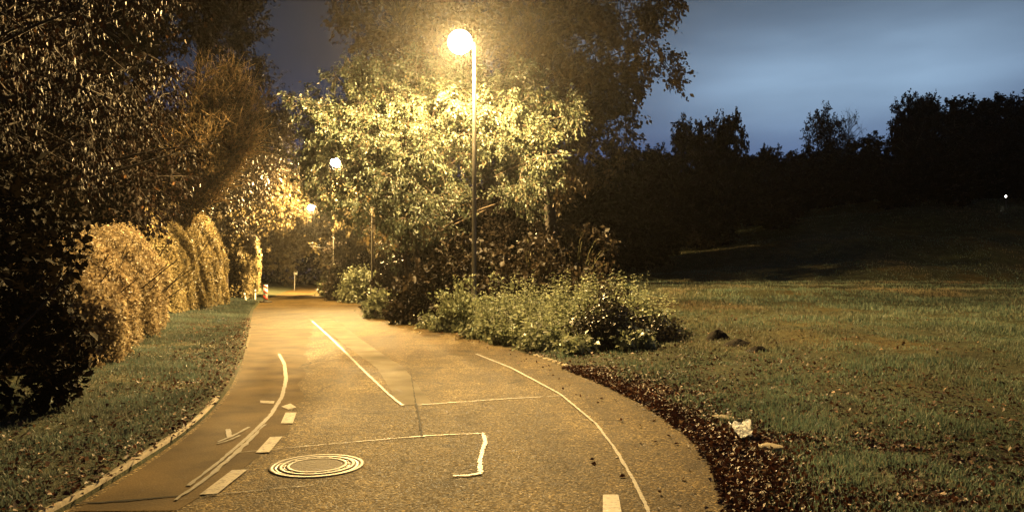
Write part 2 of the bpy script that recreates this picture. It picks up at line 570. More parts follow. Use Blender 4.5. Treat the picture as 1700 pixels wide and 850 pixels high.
M['asphalt'] = asphalt()
M['patch'] = smooth_asphalt('pale_asphalt', (.105, .088, .056), (.150, .127, .086))
M['lane'] = smooth_asphalt('brown_asphalt', (.058, .0365, .0124), (.086, .057, .0210))
M['tar'] = smooth_asphalt('dark_line', (.012, .010, .008), (.022, .019, .016))
M['sand_joint'] = paint('sanded_joint', (.12, .10, .07), .5)
M['paint'] = paint('road_paint', (.19, .158, .108), .46)
M['iron_worn'] = paint('worn_iron_ring', (.15, .125, .088), .47)
M['paint_thin'] = paint('worn_line_paint', (.175, .15, .105), .49)
M['paint_faint'] = paint('rubbed_line_paint', (.10, .085, .06), .50)
M['ground'] = ground_mat()

# ------------------------------------------------------------------ road plan and terrain
LPX = [(105, 850), (200, 792), (290, 735), (345, 690), (385, 640), (405, 590), (413, 545), (420, 515), (432, 501)]
RPX = [(1232, 850), (1215, 790), (1185, 745), (1140, 705), (1080, 668), (1000, 632), (900, 595), (840, 575), (760, 553), (690, 535), (622, 512), (560, 496)]
Lp = [(-4.6, -14.), (-3.15, 0.)] + [on_plane(*p) for p in LPX] + [(-25.2, 80.), (-33., 112.), (-45., 155.), (-62., 215.)]
Rp = [(-1.0, -14.), (1.15, 0.)] + [on_plane(*p) for p in RPX] + [(-21., 87.), (-28., 112.), (-39.5, 155.), (-56., 215.)]
Lx, Ly = np.array(Lp).T
Rx, Ry = np.array(Rp).T


def _smooth_interp(d, y, x):
    dd = np.linspace(-14, 215, 1200)
    v = np.interp(dd, y, x)
    wd = np.clip(np.abs(dd) * .08, .5, 6)
    out = np.empty_like(v)
    for i in range(len(dd)):
        k = np.exp(-((dd - dd[i]) / wd[i]) ** 2)
        out[i] = (k * v).sum() / k.sum()
    return dd, out


_dL, _vL = _smooth_interp(None, Ly, Lx)
_dR, _vR = _smooth_interp(None, Ry, Rx)


def xl(d): return np.interp(d, _dL, _vL)
def xr(d): return np.interp(d, _dR, _vR)
def sstep(a, b, x):
    t = np.clip((np.asarray(x, float) - a) / (b - a), 0, 1)
    return t * t * (3 - 2 * t)


def zroad(d): return np.interp(d, [-20, 55, 80, 112, 155, 215], [0, 0, .10, .28, .55, 1.0])


def wav(x, y):
    return (np.sin(x * 1.3 + 1.7 * np.sin(y * .9)) * np.sin(y * 1.1 + 1.3 * np.sin(x * .7)) * .5
            + np.sin(x * 3.1 + y * 1.3) * np.sin(y * 2.7 - x * 1.9) * .3 + np.sin(x * 6.3 - y * 4.1) * np.sin(y * 5.7 + x * 3.3) * .2)


_zfd = [-20, 0, 5, 10, 16, 24, 32, 40, 48, 56, 66, 82, 115, 300]
_zfv = [0, 0, .08, .22, .42, .66, .90, 1.04, 1.12, 1.30, 1.95, 3.4, 5.2, 9.0]


def gz(x, y):
    """height of the ground"""
    x = np.asarray(x, float)
    y = np.asarray(y, float)
    a, b_ = xl(y), xr(y)
    base = zroad(y)
    s = x - b_
    zf = np.interp(y, np.linspace(-20, 300, 641), _ZFS)
    right = .015 + sstep(0, 7, s) * zf + sstep(.2, 1.2, s) * .05
    hill = sstep(52, 84, y) * np.clip((x - 5) * .19, -2.0, 7.0)
    right = right + hill * sstep(0, 14, s) + sstep(.5, 2.5, s) * wav(x, y) * (.035 + .03 * sstep(10, 30, y)) + sstep(24, 38, y) * sstep(3, 9, s) * .17 * np.sin(y * .72 + 1.2 * np.sin(x * .17) + x * .10)
    t = a - x
    left = .05 + sstep(.1, 3.5, t) * .16 + sstep(.5, 2.5, t) * wav(x, y) * .035 + sstep(5, 30, t) * .8
    z = np.where(s > 0, right, np.where(t > 0, left, -.04))
    return base + z


_k = np.exp(-(np.linspace(-6, 6, 25) / 2.6) ** 2)
_raw = np.interp(np.linspace(-20, 300, 641), _zfd, _zfv)
_ZFS = np.convolve(np.pad(_raw, 12, 'edge'), _k / _k.sum(), 'valid')

rows = np.concatenate([np.arange(-14, 4, .8), np.arange(4, 20, .2), np.arange(20, 50, .4), np.arange(50, 110, 1.2), np.arange(110, 216, 5), [230, 260, 300]])
offs = np.concatenate([[0, .06, .14], np.arange(.3, 6, .25), np.arange(6, 14, .5), np.arange(14, 60, 1.5), np.arange(60, 120, 6), [130, 150, 180, 230]])
nl = len(offs)
gx, gy = [], []
for d in rows:
    a, b_ = xl(d), xr(d)
    gx.append(np.concatenate([a - offs[::-1], [a + .02, (a + b_) / 2, b_ - .02], b_ + offs]))
    gy.append(np.full(2 * nl + 3, d))
gx, gy = np.array(gx), np.array(gy)
gzv = gz(gx, gy)
gzv[:, nl:nl + 3] = zroad(gy[:, nl:nl + 3]) - .05
gzv[:, nl - 1] = zroad(rows) + .03
gzv[:, nl + 3] = zroad(rows) + .004
nr, ncn = gx.shape
i, j = np.meshgrid(np.arange(nr - 1), np.arange(ncn - 1), indexing='ij')
q = np.stack([i * ncn + j, i * ncn + j + 1, (i + 1) * ncn + j + 1, (i + 1) * ncn + j], -1).reshape(-1, 4)
g = mesh_obj('ground', np.stack([gx, gy, gzv], -1), q, M['ground'], smooth=True)
tag(g, kind='structure')

# the road sheet, with a slight crown
rr = rows[rows < 216]
cols = np.linspace(0, 1, 9)
RX = xl(rr)[:, None] * (1 - cols) + (xr(rr)[:, None] + .03) * cols
RZ = zroad(rr)[:, None] + 0 * cols[None]
V = np.stack([RX, np.repeat(rr[:, None], 9, 1), RZ], -1)
i, j = np.meshgrid(np.arange(len(rr) - 1), np.arange(8), indexing='ij')
q = np.stack([i * 9 + j, i * 9 + j + 1, (i + 1) * 9 + j + 1, (i + 1) * 9 + j], -1).reshape(-1, 4)
road = mesh_obj('road', V, q, M['asphalt'])
tag(road, kind='structure')


def resample(P, step):
    P = np.asarray(P, float)
    L = np.concatenate([[0], np.cumsum(np.linalg.norm(np.diff(P, axis=0), axis=1))])
    n = max(2, int(L[-1] / step) + 1)
    t = np.linspace(0, L[-1], n)
    Q = np.stack([np.interp(t, L, P[:, k]) for k in range(P.shape[1])], -1)
    if n > 8:
        for _ in range(6):
            Q[1:-1] = (Q[:-2] + 2 * Q[1:-1] + Q[2:]) / 4
    return Q


def strip(name, px, width, mat, lift=.008, step=.12, jitter=0.0, world=False, seed=1):
    rng = np.random.default_rng(seed)
    P = resample(px if world else [on_plane(*p) for p in px], step)
    T = unit(np.gradient(P, axis=0))
    Nn = np.stack([-T[:, 1], T[:, 0]], -1)
    wd = np.interp(np.linspace(0, 1, len(P)), np.linspace(0, 1, len(np.atleast_1d(width))), np.atleast_1d(width)) / 2
    jl = rng.normal(size=len(P)) * jitter
    jr = rng.normal(size=len(P)) * jitter
    A = P + Nn * (wd + jl)[:, None]
    B = P - Nn * (wd + jr)[:, None]
    V = np.stack([A, B], 1).reshape(-1, 2)
    V = np.column_stack([V, zroad(V[:, 1]) + lift])
    n = len(P)
    k = np.arange(n - 1) * 2
    q = np.stack([k, k + 1, k + 3, k + 2], -1)
    return mesh_obj(name, V, q[:, ::-1], mat, road)


def patch(name, px, mat, lift=.008):
    P = np.array([on_plane(*p) for p in px])
    V = np.column_stack([P, zroad(P[:, 1]) + lift])
    return mesh_obj(name, V, np.arange(len(P))[None][:, ::-1], mat, road)


# asphalt of other ages
lane_r = [(415, 545), (404, 592), (384, 642), (344, 692), (288, 737), (205, 790), (110, 849)]
lane_l = [(518, 545), (505, 600), (500, 650), (480, 700), (440, 760), (360, 805), (285, 849)]
A = resample([on_plane(*p) for p in lane_r], .3)
B = resample([on_plane(*p) for p in lane_l], .3)
n = 60
ta = np.linspace(0, 1, n)
A = np.stack([np.interp(ta, np.linspace(0, 1, len(A)), A[:, k]) for k in (0, 1)], -1)
B = np.stack([np.interp(ta, np.linspace(0, 1, len(B)), B[:, k]) for k in (0, 1)], -1)
A[:, 0] += .06
B += np.random.default_rng(2).normal(0, .02, B.shape) + .05 * np.sin(np.arange(n) * .9)[:, None]
V = np.stack([A, B], 1).reshape(-1, 2)
k = np.arange(n - 1) * 2
mesh_obj('asphalt_strip', np.column_stack([V, np.full(len(V), .004)]), np.stack([k, k + 1, k + 3, k + 2], -1)[:, ::-1], M['lane'], road)
strip('pale_repair_strip', [(528, 528), (560, 548), (600, 578), (650, 612), (690, 672)], [.9, .75, .62, .5, .42], M['patch'], .004, .3, .01)
strip('sanded_joint', [(690, 673), (760, 668), (850, 662), (940, 657)], [.03, .025], M['sand_joint'], .008, .05, .006, seed=3)
strip('sanded_joint', [(395, 752), (500, 742), (600, 733), (720, 723), (800, 720)], [.012, .015, .028, .024], M['sand_joint'], .008, .05, .006, seed=4)
strip('dark_line', [(682, 618), (690, 668), (697, 700), (700, 725)], [.010, .014, .028], M['tar'], .0085, .06, .005, seed=5)  # dark tar seam between road sections
strip('crack_filler', [(801, 720), (806, 733), (800, 752), (796, 770), (798, 786)], [.03, .042, .034, .04], M['paint_thin'], .012, .03, .005, seed=6)
strip('crack_filler', [(752, 791), (775, 791), (799, 787)], [.03, .045], M['paint'], .0125, .03, .005, seed=8)
strip('dark_line', [(120, 838), (200, 833), (300, 824)], [.035, .03, .02], M['tar'], .0085, .08, .006, seed=9)  # dark line across the left lane, in the tar colour
strip('sanded_joint', [(300, 830), (420, 815), (520, 806)], [.010, .009], M['sand_joint'], .008, .05, .004, seed=10)

# painted markings
strip('edge_line', [(790, 588), (850, 612), (930, 655), (990, 705), (1020, 745), (1050, 795), (1078, 852), (1090, 900)], [.05, .04, .028, .028], M['paint_thin'], .012, .06, .003, seed=11)
strip('centre_line', [(518, 533), (545, 558), (575, 587), (610, 622), (645, 655), (668, 674)], [.08, .065, .05, .035], M['paint_thin'], .012, .08, .005, seed=12)
strip('cycle_lane_line', [(463, 588), (472, 605), (475, 630), (468, 660), (448, 692), (405, 733), (355, 775), (312, 808)], [.05, .06, .055, .045, .03], M['paint_faint'], .012, .08, .003, seed=13)
strip('rubbed_line', [(440, 706), (405, 741), (362, 780), (330, 806), (290, 832)], [.03, .045, .03], M['paint_faint'], .0125, .1, .006, seed=14)
for px in ([(474, 686), (492, 686), (486, 704), (466, 704)],
           [(448, 727), (469, 726), (447, 752), (424, 753)],
           [(385, 782), (411, 781), (360, 822), (331, 823)],
           [(1001, 823), (1027, 823), (1033, 858), (1001, 858)],
           [(467, 676), (482, 671), (492, 677), (479, 681)],
           [(432, 666), (456, 667), (454, 671), (432, 670)]):
    patch('dash_marking', px, M['paint'], .012)
strip('arrow_marking', [(414, 710), (384, 726), (361, 735)], [.035, .03], M['paint_faint'], .012, .05, .003, seed=15)
strip('arrow_marking', [(378, 714), (381, 727)], [.05, .05], M['paint_faint'], .013, .05, .003, seed=16)
strip('arrow_marking', [(361, 738), (377, 734), (398, 724)], [.03, .03], M['paint_faint'], .0135, .05, .003, seed=17)

# kerbs
def kerb(name, d0, d1, side, wd, h0, h1, gaps=()):
    mb = MB()
    rng = np.random.default_rng(5)
    d = d0
    while d < d1:
        ln = rng.uniform(.8, 1.05)
        ok = not any(a < d < b for a, b in gaps)
        if ok:
            ds = np.linspace(d, d + ln - .004, 4)
            ex = (xl(ds) - wd * .5) if side < 0 else (xr(ds) + wd * .5)
            hz = rng.uniform(h0, h1)
            for k in range(3):
                T = unit(np.array([ex[k + 1] - ex[k], ds[k + 1] - ds[k]]))
                nn = np.array([T[1], -T[0]]) * wd * .5
                p0, p1 = np.array([ex[k], ds[k]]), np.array([ex[k + 1], ds[k + 1]])
                zz = zroad(d)
                v = [(*(p0 - nn), zz - .1), (*(p0 + nn), zz - .1), (*(p1 + nn), zz - .1), (*(p1 - nn), zz - .1),
                     (*(p0 - nn * .85), zz + hz), (*(p0 + nn * .85), zz + hz), (*(p1 + nn * .85), zz + hz), (*(p1 - nn * .85), zz + hz)]
                mb.add(v, f4=[(4, 5, 6, 7), (0, 1, 5, 4), (1, 2, 6, 5), (2, 3, 7, 6), (3, 0, 4, 7)])
        d += ln
    return tag(mb.build(name, M['kerb']), kind='structure')


ds = np.arange(1.5, 10.0, .1)
ex = xl(ds)
rk = np.random.default_rng(8)
wk = .055 + .012 * np.sin(ds * 2.1) + rk.normal(0, .004, len(ds))
zk = np.full(len(ds), .062)
V = np.stack([np.stack([ex, ds, 0 * ds - .03], -1), np.stack([ex - .006, ds, zk], -1), np.stack([ex - wk, ds, zk + .002], -1), np.stack([ex - wk - .01, ds, 0 * ds], -1)], 1).reshape(-1, 3)
k = (np.arange(len(ds) - 1) * 4)[:, None]
fk = np.concatenate([k + np.array([[j_, j_ + 4, j_ + 5, j_ + 1]]) for j_ in range(3)])
tag(mesh_obj('kerb', V, fk[:, ::-1], M['kerb']), kind='structure')
kerb('kerb', 4.5, 15.0, 1, .10, .025, .04, gaps=((4, 6.2), (7.9, 8.6), (11.5, 12.6)))

# ------------------------------------------------------------------ leaf and grass cover
def visible(x, y, z, margin=60):
    k = F / np.maximum(y, .1)
    px = CX + x * k
    py = 465 - (z - CAMZ) * k
    return (px > -margin) & (px < 1700 + margin) & (py < 850 + margin) & (y > 2.5)


def dens(y): return np.clip((9.0 / np.maximum(y, 3)) ** 1.6, 0, 1.6)


def scatter(n, y0, y1, fx, rng, power=1.0):
    """random ground points, denser near the camera"""
    t = rng.random(n)
    y = y0 * (y1 / y0) ** (t ** power)
    x0, x1 = fx(y)
    x = x0 + (x1 - x0) * rng.random(n)
    return x, y


def blades(name, x, y, hgt, wid, mat, rng, lean=.45):
    n = len(x)
    z = gz(x, y) - .01
    P = np.stack([x, y, z], -1)
    ang = rng.random(n) * 2 * np.pi
    dirx = np.stack([np.cos(ang), np.sin(ang), np.zeros(n)], -1)
    face = np.stack([-np.sin(ang), np.cos(ang), np.zeros(n)], -1)
    ln = np.abs(rng.normal(0, lean, n))
    top = P + np.stack([np.zeros(n), np.zeros(n), hgt], -1) + face * (hgt * ln)[:, None] + dirx * (hgt * rng.normal(0, .15, n))[:, None]
    mid = P * .5 + top * .5 + np.stack([np.zeros(n), np.zeros(n), hgt * .14], -1)
    V = np.stack([P - dirx * (wid / 2)[:, None], P + dirx * (wid / 2)[:, None], mid + dirx * (wid / 2.4)[:, None], mid - dirx * (wid / 2.4)[:, None], top], 1)
    base = (np.arange(n) * 5)[:, None]
    f4 = base + np.array([[0, 1, 2, 3]])
    f3 = base + np.array([[3, 2, 4]])
    return tag(mesh_obj(name, V.reshape(-1, 3), [f4, f3], mat), kind='stuff')


rng = np.random.default_rng(21)
# right-hand field
x, y = scatter(400000, 4.2, 95, lambda y: (xr(y) + .15, np.maximum(y * .75 + 1.5, xr(y) + 3)), rng)
s = x - xr(y)
litter_band = .55 + .75 * sstep(9.5, 5, y)
tus = wav(x * .9 + 3, y * .9) + .6 * wav(x * 2.3, y * 2.3 + 5)
keep = rng.random(len(x)) < np.clip(.08 + .9 * sstep(.2, 1.0, s / litter_band) * np.clip(.62 + 1.0 * tus, .06, 1.2), .02, 1)
dry = sstep(.10, .5, wav(x * .33 + 9, y * .24 + 2)) * sstep(16, 20, y) * sstep(40, 30, y)
keep &= visible(x, y, gz(x, y)) & (rng.random(len(x)) > dry * .45)
x, y, tus = x[keep], y[keep], tus[keep]
h = (.030 + .040 * rng.random(len(x))) * (1 + .8 * np.clip(tus, -.7, 1.2)) * (1 + .7 * sstep(12, 30, y))
wd = np.maximum(.007, y * .00075) * rng.uniform(.7, 1.3, len(x))
blades('field_grass', x, y, h, wd, M['grass'], rng)
print('field blades', len(x))
# left verge
x, y = scatter(150000, 3.6, 60, lambda y: (xl(y) - 1.6 - .12 * np.minimum(y, 22), xl(y) - .12), rng)
t = xl(y) - x
tus = wav(x * 1.1 + 13, y * 1.1) + .6 * wav(x * 2.7, y * 2.1 + 5)
keep = visible(x, y, gz(x, y)) & (rng.random(len(x)) < np.clip((.15 + .85 * sstep(.05, .6, t)) * (.65 + .45 * tus), .05, 1))
x, y, tus = x[keep], y[keep], tus[keep]
h = (.03 + .038 * rng.random(len(x))) * (1 + .5 * np.clip(tus, -.6, 1.2)) * (1 + .5 * sstep(12, 30, y))
wd = np.maximum(.007, y * .00075) * rng.uniform(.7, 1.3, len(x))
blades('verge_grass', x, y, h, wd, M['verge'], rng)
print('verge blades', len(x))


def litter(name, x, y, size, mat, rng, lift=.015):
    n = len(x)
    on = (x > xl(y)) & (x < xr(y))
    z = np.where(on, zroad(y), gz(x, y)) + lift * rng.random(n) * np.where(on, .3, 1) + .004
    P = np.stack([x, y, z], -1)
    a = rng.normal(size=(n, 3))
    a[:, 2] *= .25
    a[:, 2] = np.abs(a[:, 2])
    nn = rng.normal(size=(n, 3)) * .45 + np.array([0, 0, 1])
    a = unit(a)
    b = unit(np.cross(a, nn))
    c = np.cross(b, a)
    L = size * rng.uniform(.6, 1.4, n)
    W = L * rng.uniform(.45, .75, n)
    m_ = P + a * (L * .5)[:, None]
    cu = (L * rng.uniform(.05, .3, n))[:, None] * np.abs(c)
    V = np.stack([P, m_ + b * (W / 2)[:, None] + cu, P + a * L[:, None], m_ - b * (W / 2)[:, None] + cu], 1)
    f = np.array([(0, 1, 2), (0, 2, 3)])[None] + (np.arange(n) * 4)[:, None, None]
    return tag(mesh_obj(name, V.reshape(-1, 3), f.reshape(-1, 3), mat), kind='stuff')


rng = np.random.default_rng(33)
y = 4.4 * (13.5 / 4.4) ** (rng.random(46000) ** 1.25)
x = xr(y) - .05 + np.abs(rng.normal(0, 1, len(y))) * (.19 + .48 * sstep(9.5, 4.5, y)) * np.where(rng.random(len(y)) < .34, 2.5, 1) - .10 * rng.random(len(y))
k1 = visible(x, y, np.zeros(len(y)))
x1, y1 = x[k1], y[k1]
# a sprinkling over both grass areas and along the road edges
ya = 4 * (34 / 4) ** (rng.random(14000) ** 1.2)
xa = xr(ya) + np.abs(rng.normal(0, 3.2, len(ya)))
yb = 3.6 * (30 / 3.6) ** rng.random(5500)
xb = xl(yb) - np.abs(rng.normal(0, 1.0, len(yb)))
yd = 4.4 * (30 / 4.4) ** rng.random(170)
xd = xr(yd) - np.abs(rng.normal(0, .5, len(yd)))
X, Y = np.concatenate([x1, xa, xb, xd]), np.concatenate([y1, ya, yb, yd])
k1 = visible(X, Y, np.zeros(len(X)))
X, Y = X[k1], Y[k1]
litter('fallen_leaves', X, Y, .040 + .0012 * Y, M['litter'], rng)

# ------------------------------------------------------------------ trees
def bez(p0, p1, p2, n):
    t = np.linspace(0, 1, n)[:, None]
    return (1 - t) ** 2 * p0 + 2 * t * (1 - t) * p1 + t * t * p2


def ell_points(n, ells, rng, shell=.5):
    """points through a union of ellipsoids ((cx,cy,cz),(rx,ry,rz)), biased to the outside"""
    vol = np.array([e[1][0] * e[1][1] * e[1][2] for e in ells])
    k = rng.choice(len(ells), n, p=vol / vol.sum())
    d = unit(rng.normal(size=(n, 3)))
    r = rng.random(n) ** shell
    c = np.array([e[0] for e in ells], float)[k]
    ra = np.array([e[1] for e in ells], float)[k]
    return c + d * r[:, None] * ra


# leaf gaps added so the far lamps and poles show from the camera
SIGHT_GAPS = [((557, 270), (557, 270), 13, 49), ((516, 345), (516, 345), 10, 79), ((618, 344), (618, 490), 5, 49), ((554, 388), (554, 445), 4, 79)]


def outside_sight_gaps(W):
    k = F / np.maximum(W[:, 1], .5)
    px, py = CX + W[:, 0] * k, 465 - (W[:, 2] - CAMZ) * k
    ok = np.ones(len(W), bool)
    for a, b_, rad, d in SIGHT_GAPS:
        qy = np.clip(py, a[1], b_[1])
        ok &= ~(((px - a[0]) ** 2 + (py - qy) ** 2 < rad * rad) & (W[:, 1] < d))
    return ok


def tree_geo(rng, base, trunk_h, trunk_r, ells, n_cl, cl_r, per, leafL, leafW, droop=.5, shell=.45, lean=(0, 0),
             limb_r=.35, tw=7, twig_r=.012, zmin=None, forks=1):
    """returns trunk MB and crown MB; base is (x,y,z) the origin, ellipsoids are in world space"""
    base = np.asarray(base, float)
    tr, cr_ = MB(), MB()
    C = ell_points(n_cl, ells, rng, shell)
    if zmin is not None: C = C[C[:, 2] > zmin]
    C = C - base
    top = np.array([lean[0], lean[1], trunk_h])
    n = 10
    t = np.linspace(0, 1, n)[:, None]
    trunks = []
    for f in range(forks):
        off = rng.normal(0, trunk_h * .10, 3) * (f > 0)
        off[2] = 0
        T = t * (top + off) + np.column_stack([np.cumsum(rng.normal(0, trunk_h * .012, n)), np.cumsum(rng.normal(0, trunk_h * .012, n)), np.zeros(n)])
        T[0] = rng.normal(0, trunk_r * .8, 3) * (f > 0)
        T[0, 2] = -.25
        r = trunk_r * (1 - .72 * t[:, 0]) * (1 if f == 0 else .75)
        r[0] *= 1.5
        tr.tube(T, r, 9)
        trunks.append((T, r))
    nlimb = max(8, int(len(C) * limb_r))
    ids = rng.permutation(len(C))[:nlimb]
    LP = []
    for i_ in ids:
        c = C[i_]
        T, r = trunks[rng.integers(len(trunks))]
        zt = np.clip(c[2] - .45 * np.linalg.norm(c[:2] - T[-1, :2]), trunk_h * .28, trunk_h * .98)
        p0 = np.array([np.interp(zt, T[:, 2], T[:, k]) for k in range(3)])
        r0 = np.interp(zt, T[:, 2], r) * rng.uniform(.3, .5)
        mid = (p0 + c) / 2 + np.array([0, 0, .12 * np.linalg.norm(c - p0)]) + rng.normal(0, .06 * np.linalg.norm(c - p0), 3)
        L = bez(p0, mid, c, 7)
        tr.tube(L, np.linspace(r0, twig_r * 1.6, 7), 5)
        LP.append(L[2:])
    LP = np.concatenate(LP)
    # every clump hangs on the nearest limb
    P0, P1 = [], []
    for c in C:
        k = np.argmin(((LP - c) ** 2).sum(1))
        P0.append(LP[k])
        P1.append(c)
    v, q = segs_geo(np.array(P0), np.array(P1) + 1e-4, twig_r * 1.5, twig_r, 4)
    tr.add(v, f4=q)
    m_ = len(C)
    rad = cl_r * rng.uniform(.6, 1.35, m_)
    td = rng.normal(size=(m_, tw, 3))
    td[..., 2] -= droop * .5
    out_ = unit(C - np.array([0, 0, C[:, 2].mean()]))
    td = unit(td + out_[:, None] * .5) * (rad[:, None, None] * rng.uniform(.6, 1.2, (m_, tw, 1)))
    s0 = np.repeat(C[:, None], tw, 1).reshape(-1, 3)
    s1 = s0 + td.reshape(-1, 3)
    v, q = segs_geo(s0, s1, twig_r * .8, twig_r * .3, 3)
    tr.add(v, f4=q)
    nlv = m_ * per
    k = rng.integers(0, m_ * tw, nlv)
    f = rng.random(nlv) ** .6
    f = .12 + .95 * f
    P = s0[k] + (s1 - s0)[k] * f[:, None] + rng.normal(0, cl_r * .10, (nlv, 3))
    ax_ = unit((s1 - s0)[k])
    ok = outside_sight_gaps(P + base)
    v, f3 = leaf_geo(P[ok], leafL, leafW, rng, droop, axis=ax_[ok])
    cr_.add(v, f3=f3)
    return tr, cr_


def tree(name, label, cat, base, *a, leaf='tall', bark='bark_dark', group=None, seed=1, **kw):
    rng = np.random.default_rng(seed)
    base = (base[0], base[1], float(gz(base[0], base[1]))) if len(base) == 2 else base
    tr, cr_ = tree_geo(rng, base, *a, **kw)
    e = empty(name, base, label, cat, group)
    tr.build('trunk', M[bark], e, smooth=True)
    cr_.build('crown', M[leaf], e)
    return e


def EL(px0, px1, py0, py1, d, depth):
    """ellipsoid that fills a box of the photo at depth d"""
    a, b_ = at(px0, py1, d), at(px1, py0, d)
    return ((a + b_) / 2, (abs(b_[0] - a[0]) / 2, depth, abs(b_[2] - a[2]) / 2))


# the lit tree beside the front lamp
tree('cherry_tree', 'broad pale green tree glowing right behind the front street lamp', 'tree', (-4.0, 31.0), 5.2, .17,
     [EL(500, 700, 110, 330, 29.5, 2.4), EL(590, 850, 85, 330, 30.5, 2.8), EL(760, 960, 110, 330, 31, 2.6), EL(560, 780, 250, 400, 29.5, 2.2),
      EL(500, 600, 170, 350, 30, 1.6), EL(780, 930, 240, 350, 30.5, 1.8)],
     460, .85, 300, .115, .060, leaf='cherry', bark='bark', seed=11, droop=.6, shell=.5, forks=3, tw=8)
# tall brown trees behind it
tree('tall_tree', 'tall wide brown tree rising above the front street lamp into the sky', 'tree', (2.6, 46.0), 19, .42,
     [EL(700, 1010, -260, 190, 46, 6), EL(840, 1130, -120, 140, 46, 5), EL(830, 1060, 60, 300, 46.5, 5), EL(960, 1125, 40, 200, 45, 3.0), EL(880, 1010, 230, 340, 47, 3.2)],
     420, 1.45, 135, .24, .15, leaf='tall', seed=12, droop=.45, shell=.4, tw=8, twig_r=.02)
tree('tall_tree', 'tall brown tree between the pale tree and the gap of grey sky', 'tree', (-6.3, 45.0), 17, .36,
     [EL(545, 740, -250, 120, 45, 4.5), EL(590, 790, 40, 260, 45, 4), EL(600, 720, 200, 400, 44.5, 2.4)],
     230, 1.3, 120, .24, .15, leaf='tall', seed=13, droop=.45, shell=.4, tw=8, twig_r=.02)

# near dark trees at the left
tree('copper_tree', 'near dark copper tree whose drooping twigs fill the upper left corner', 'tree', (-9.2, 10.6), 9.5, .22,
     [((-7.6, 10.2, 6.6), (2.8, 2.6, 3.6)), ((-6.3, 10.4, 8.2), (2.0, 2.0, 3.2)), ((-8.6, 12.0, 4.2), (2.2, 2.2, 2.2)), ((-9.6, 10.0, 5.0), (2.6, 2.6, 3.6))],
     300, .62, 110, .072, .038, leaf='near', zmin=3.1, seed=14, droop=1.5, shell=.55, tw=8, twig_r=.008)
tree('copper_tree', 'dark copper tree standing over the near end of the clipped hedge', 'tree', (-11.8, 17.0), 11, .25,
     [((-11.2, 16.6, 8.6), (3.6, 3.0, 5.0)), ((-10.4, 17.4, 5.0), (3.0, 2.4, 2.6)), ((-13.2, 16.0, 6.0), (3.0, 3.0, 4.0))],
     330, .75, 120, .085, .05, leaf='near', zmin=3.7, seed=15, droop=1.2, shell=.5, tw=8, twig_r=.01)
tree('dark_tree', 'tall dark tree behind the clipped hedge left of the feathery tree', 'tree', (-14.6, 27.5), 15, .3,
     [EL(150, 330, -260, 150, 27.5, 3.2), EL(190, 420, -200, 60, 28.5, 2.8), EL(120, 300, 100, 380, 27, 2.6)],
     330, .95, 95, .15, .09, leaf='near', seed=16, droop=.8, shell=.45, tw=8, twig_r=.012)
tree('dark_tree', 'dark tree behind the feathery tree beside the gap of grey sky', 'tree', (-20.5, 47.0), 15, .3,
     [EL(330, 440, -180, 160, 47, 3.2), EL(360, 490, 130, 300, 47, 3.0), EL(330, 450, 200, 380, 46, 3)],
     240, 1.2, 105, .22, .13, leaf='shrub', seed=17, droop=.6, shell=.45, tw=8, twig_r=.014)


# feathery tree: thousands of fine upswept twigs
def feathery(label, base, ells, seed, nb=90, strands=62):
    rng = np.random.default_rng(seed)
    base = np.array([base[0], base[1], float(gz(*base))])
    e = empty('feathery_tree', base, label, 'tree')
    tr, cr_ = MB(), MB()
    T = np.array([[0, 0, -.2], [.1, 0, 1.5], [.15, .1, 3.5], [.35, .1, 6.0], [.5, .1, 8.2]])
    tr.tube(T, [.26, .2, .16, .10, .04], 9)
    C = ell_points(nb, ells, rng, .6) - base
    S0, S1, LP = [], [], []
    for c in C:
        zt = np.clip(c[2] * .55, .9, 7.5)
        p0 = np.array([np.interp(zt, T[:, 2], T[:, k]) for k in range(3)])
        mid = (p0 + c) / 2 + rng.normal(0, .6, 3) + np.array([0, 0, -.25])
        L = bez(p0, mid, c, 6)
        tr.tube(L, np.linspace(.055, .016, 6), 5)
        dirn = unit((c - p0)[None])[0]
        f = rng.uniform(.35, 1, strands)
        k = f * 5
        a = np.stack([np.interp(k, np.arange(6), L[:, q_]) for q_ in range(3)], -1)
        dd = unit(dirn * .6 + rng.normal(0, .65, (strands, 3)) + np.array([0, 0, .35]))
        ln = rng.uniform(.5, 1.25, strands)[:, None]
        b1 = a + dd * ln * .5
        b2 = b1 + unit(dd + rng.normal(0, .25, (strands, 3)) + np.array([0, 0, .12])) * ln * .5
        S0 += [a, b1]
        S1 += [b1, b2]
        LP.append(b1 * .5 + b2 * .5)
        LP.append(b2)
    v, q = segs_geo(np.concatenate(S0), np.concatenate(S1), .015, .007, 3)
    cr_.add(v, f4=q)
    cr = cr_.build('crown', M['twig'], e)
    LP = np.concatenate(LP)
    LP = LP[rng.random(len(LP)) < .75] + rng.normal(0, .06, (int(0) or 1, 3))
    LP = np.concatenate([LP, LP + rng.normal(0, .15, LP.shape)])
    LP = np.concatenate([LP, LP + rng.normal(0, .25, LP.shape)])
    v, f = leaf_geo(LP, .13, .06, rng, .3)
    mesh_obj('leaves', v, f, M['canopy'], cr)
    tr.build('trunk', M['bark'], e, smooth=True)


feathery('feathery brown tree of fine upswept twigs rising behind the hedges', (-15.3, 34.0),
         [EL(300, 440, 90, 290, 34, 2.0), EL(330, 455, 120, 260, 34, 1.8), EL(280, 380, 200, 350, 33.5, 1.6), EL(350, 430, 75, 160, 34, 1.2)], 18, nb=160, strands=36)

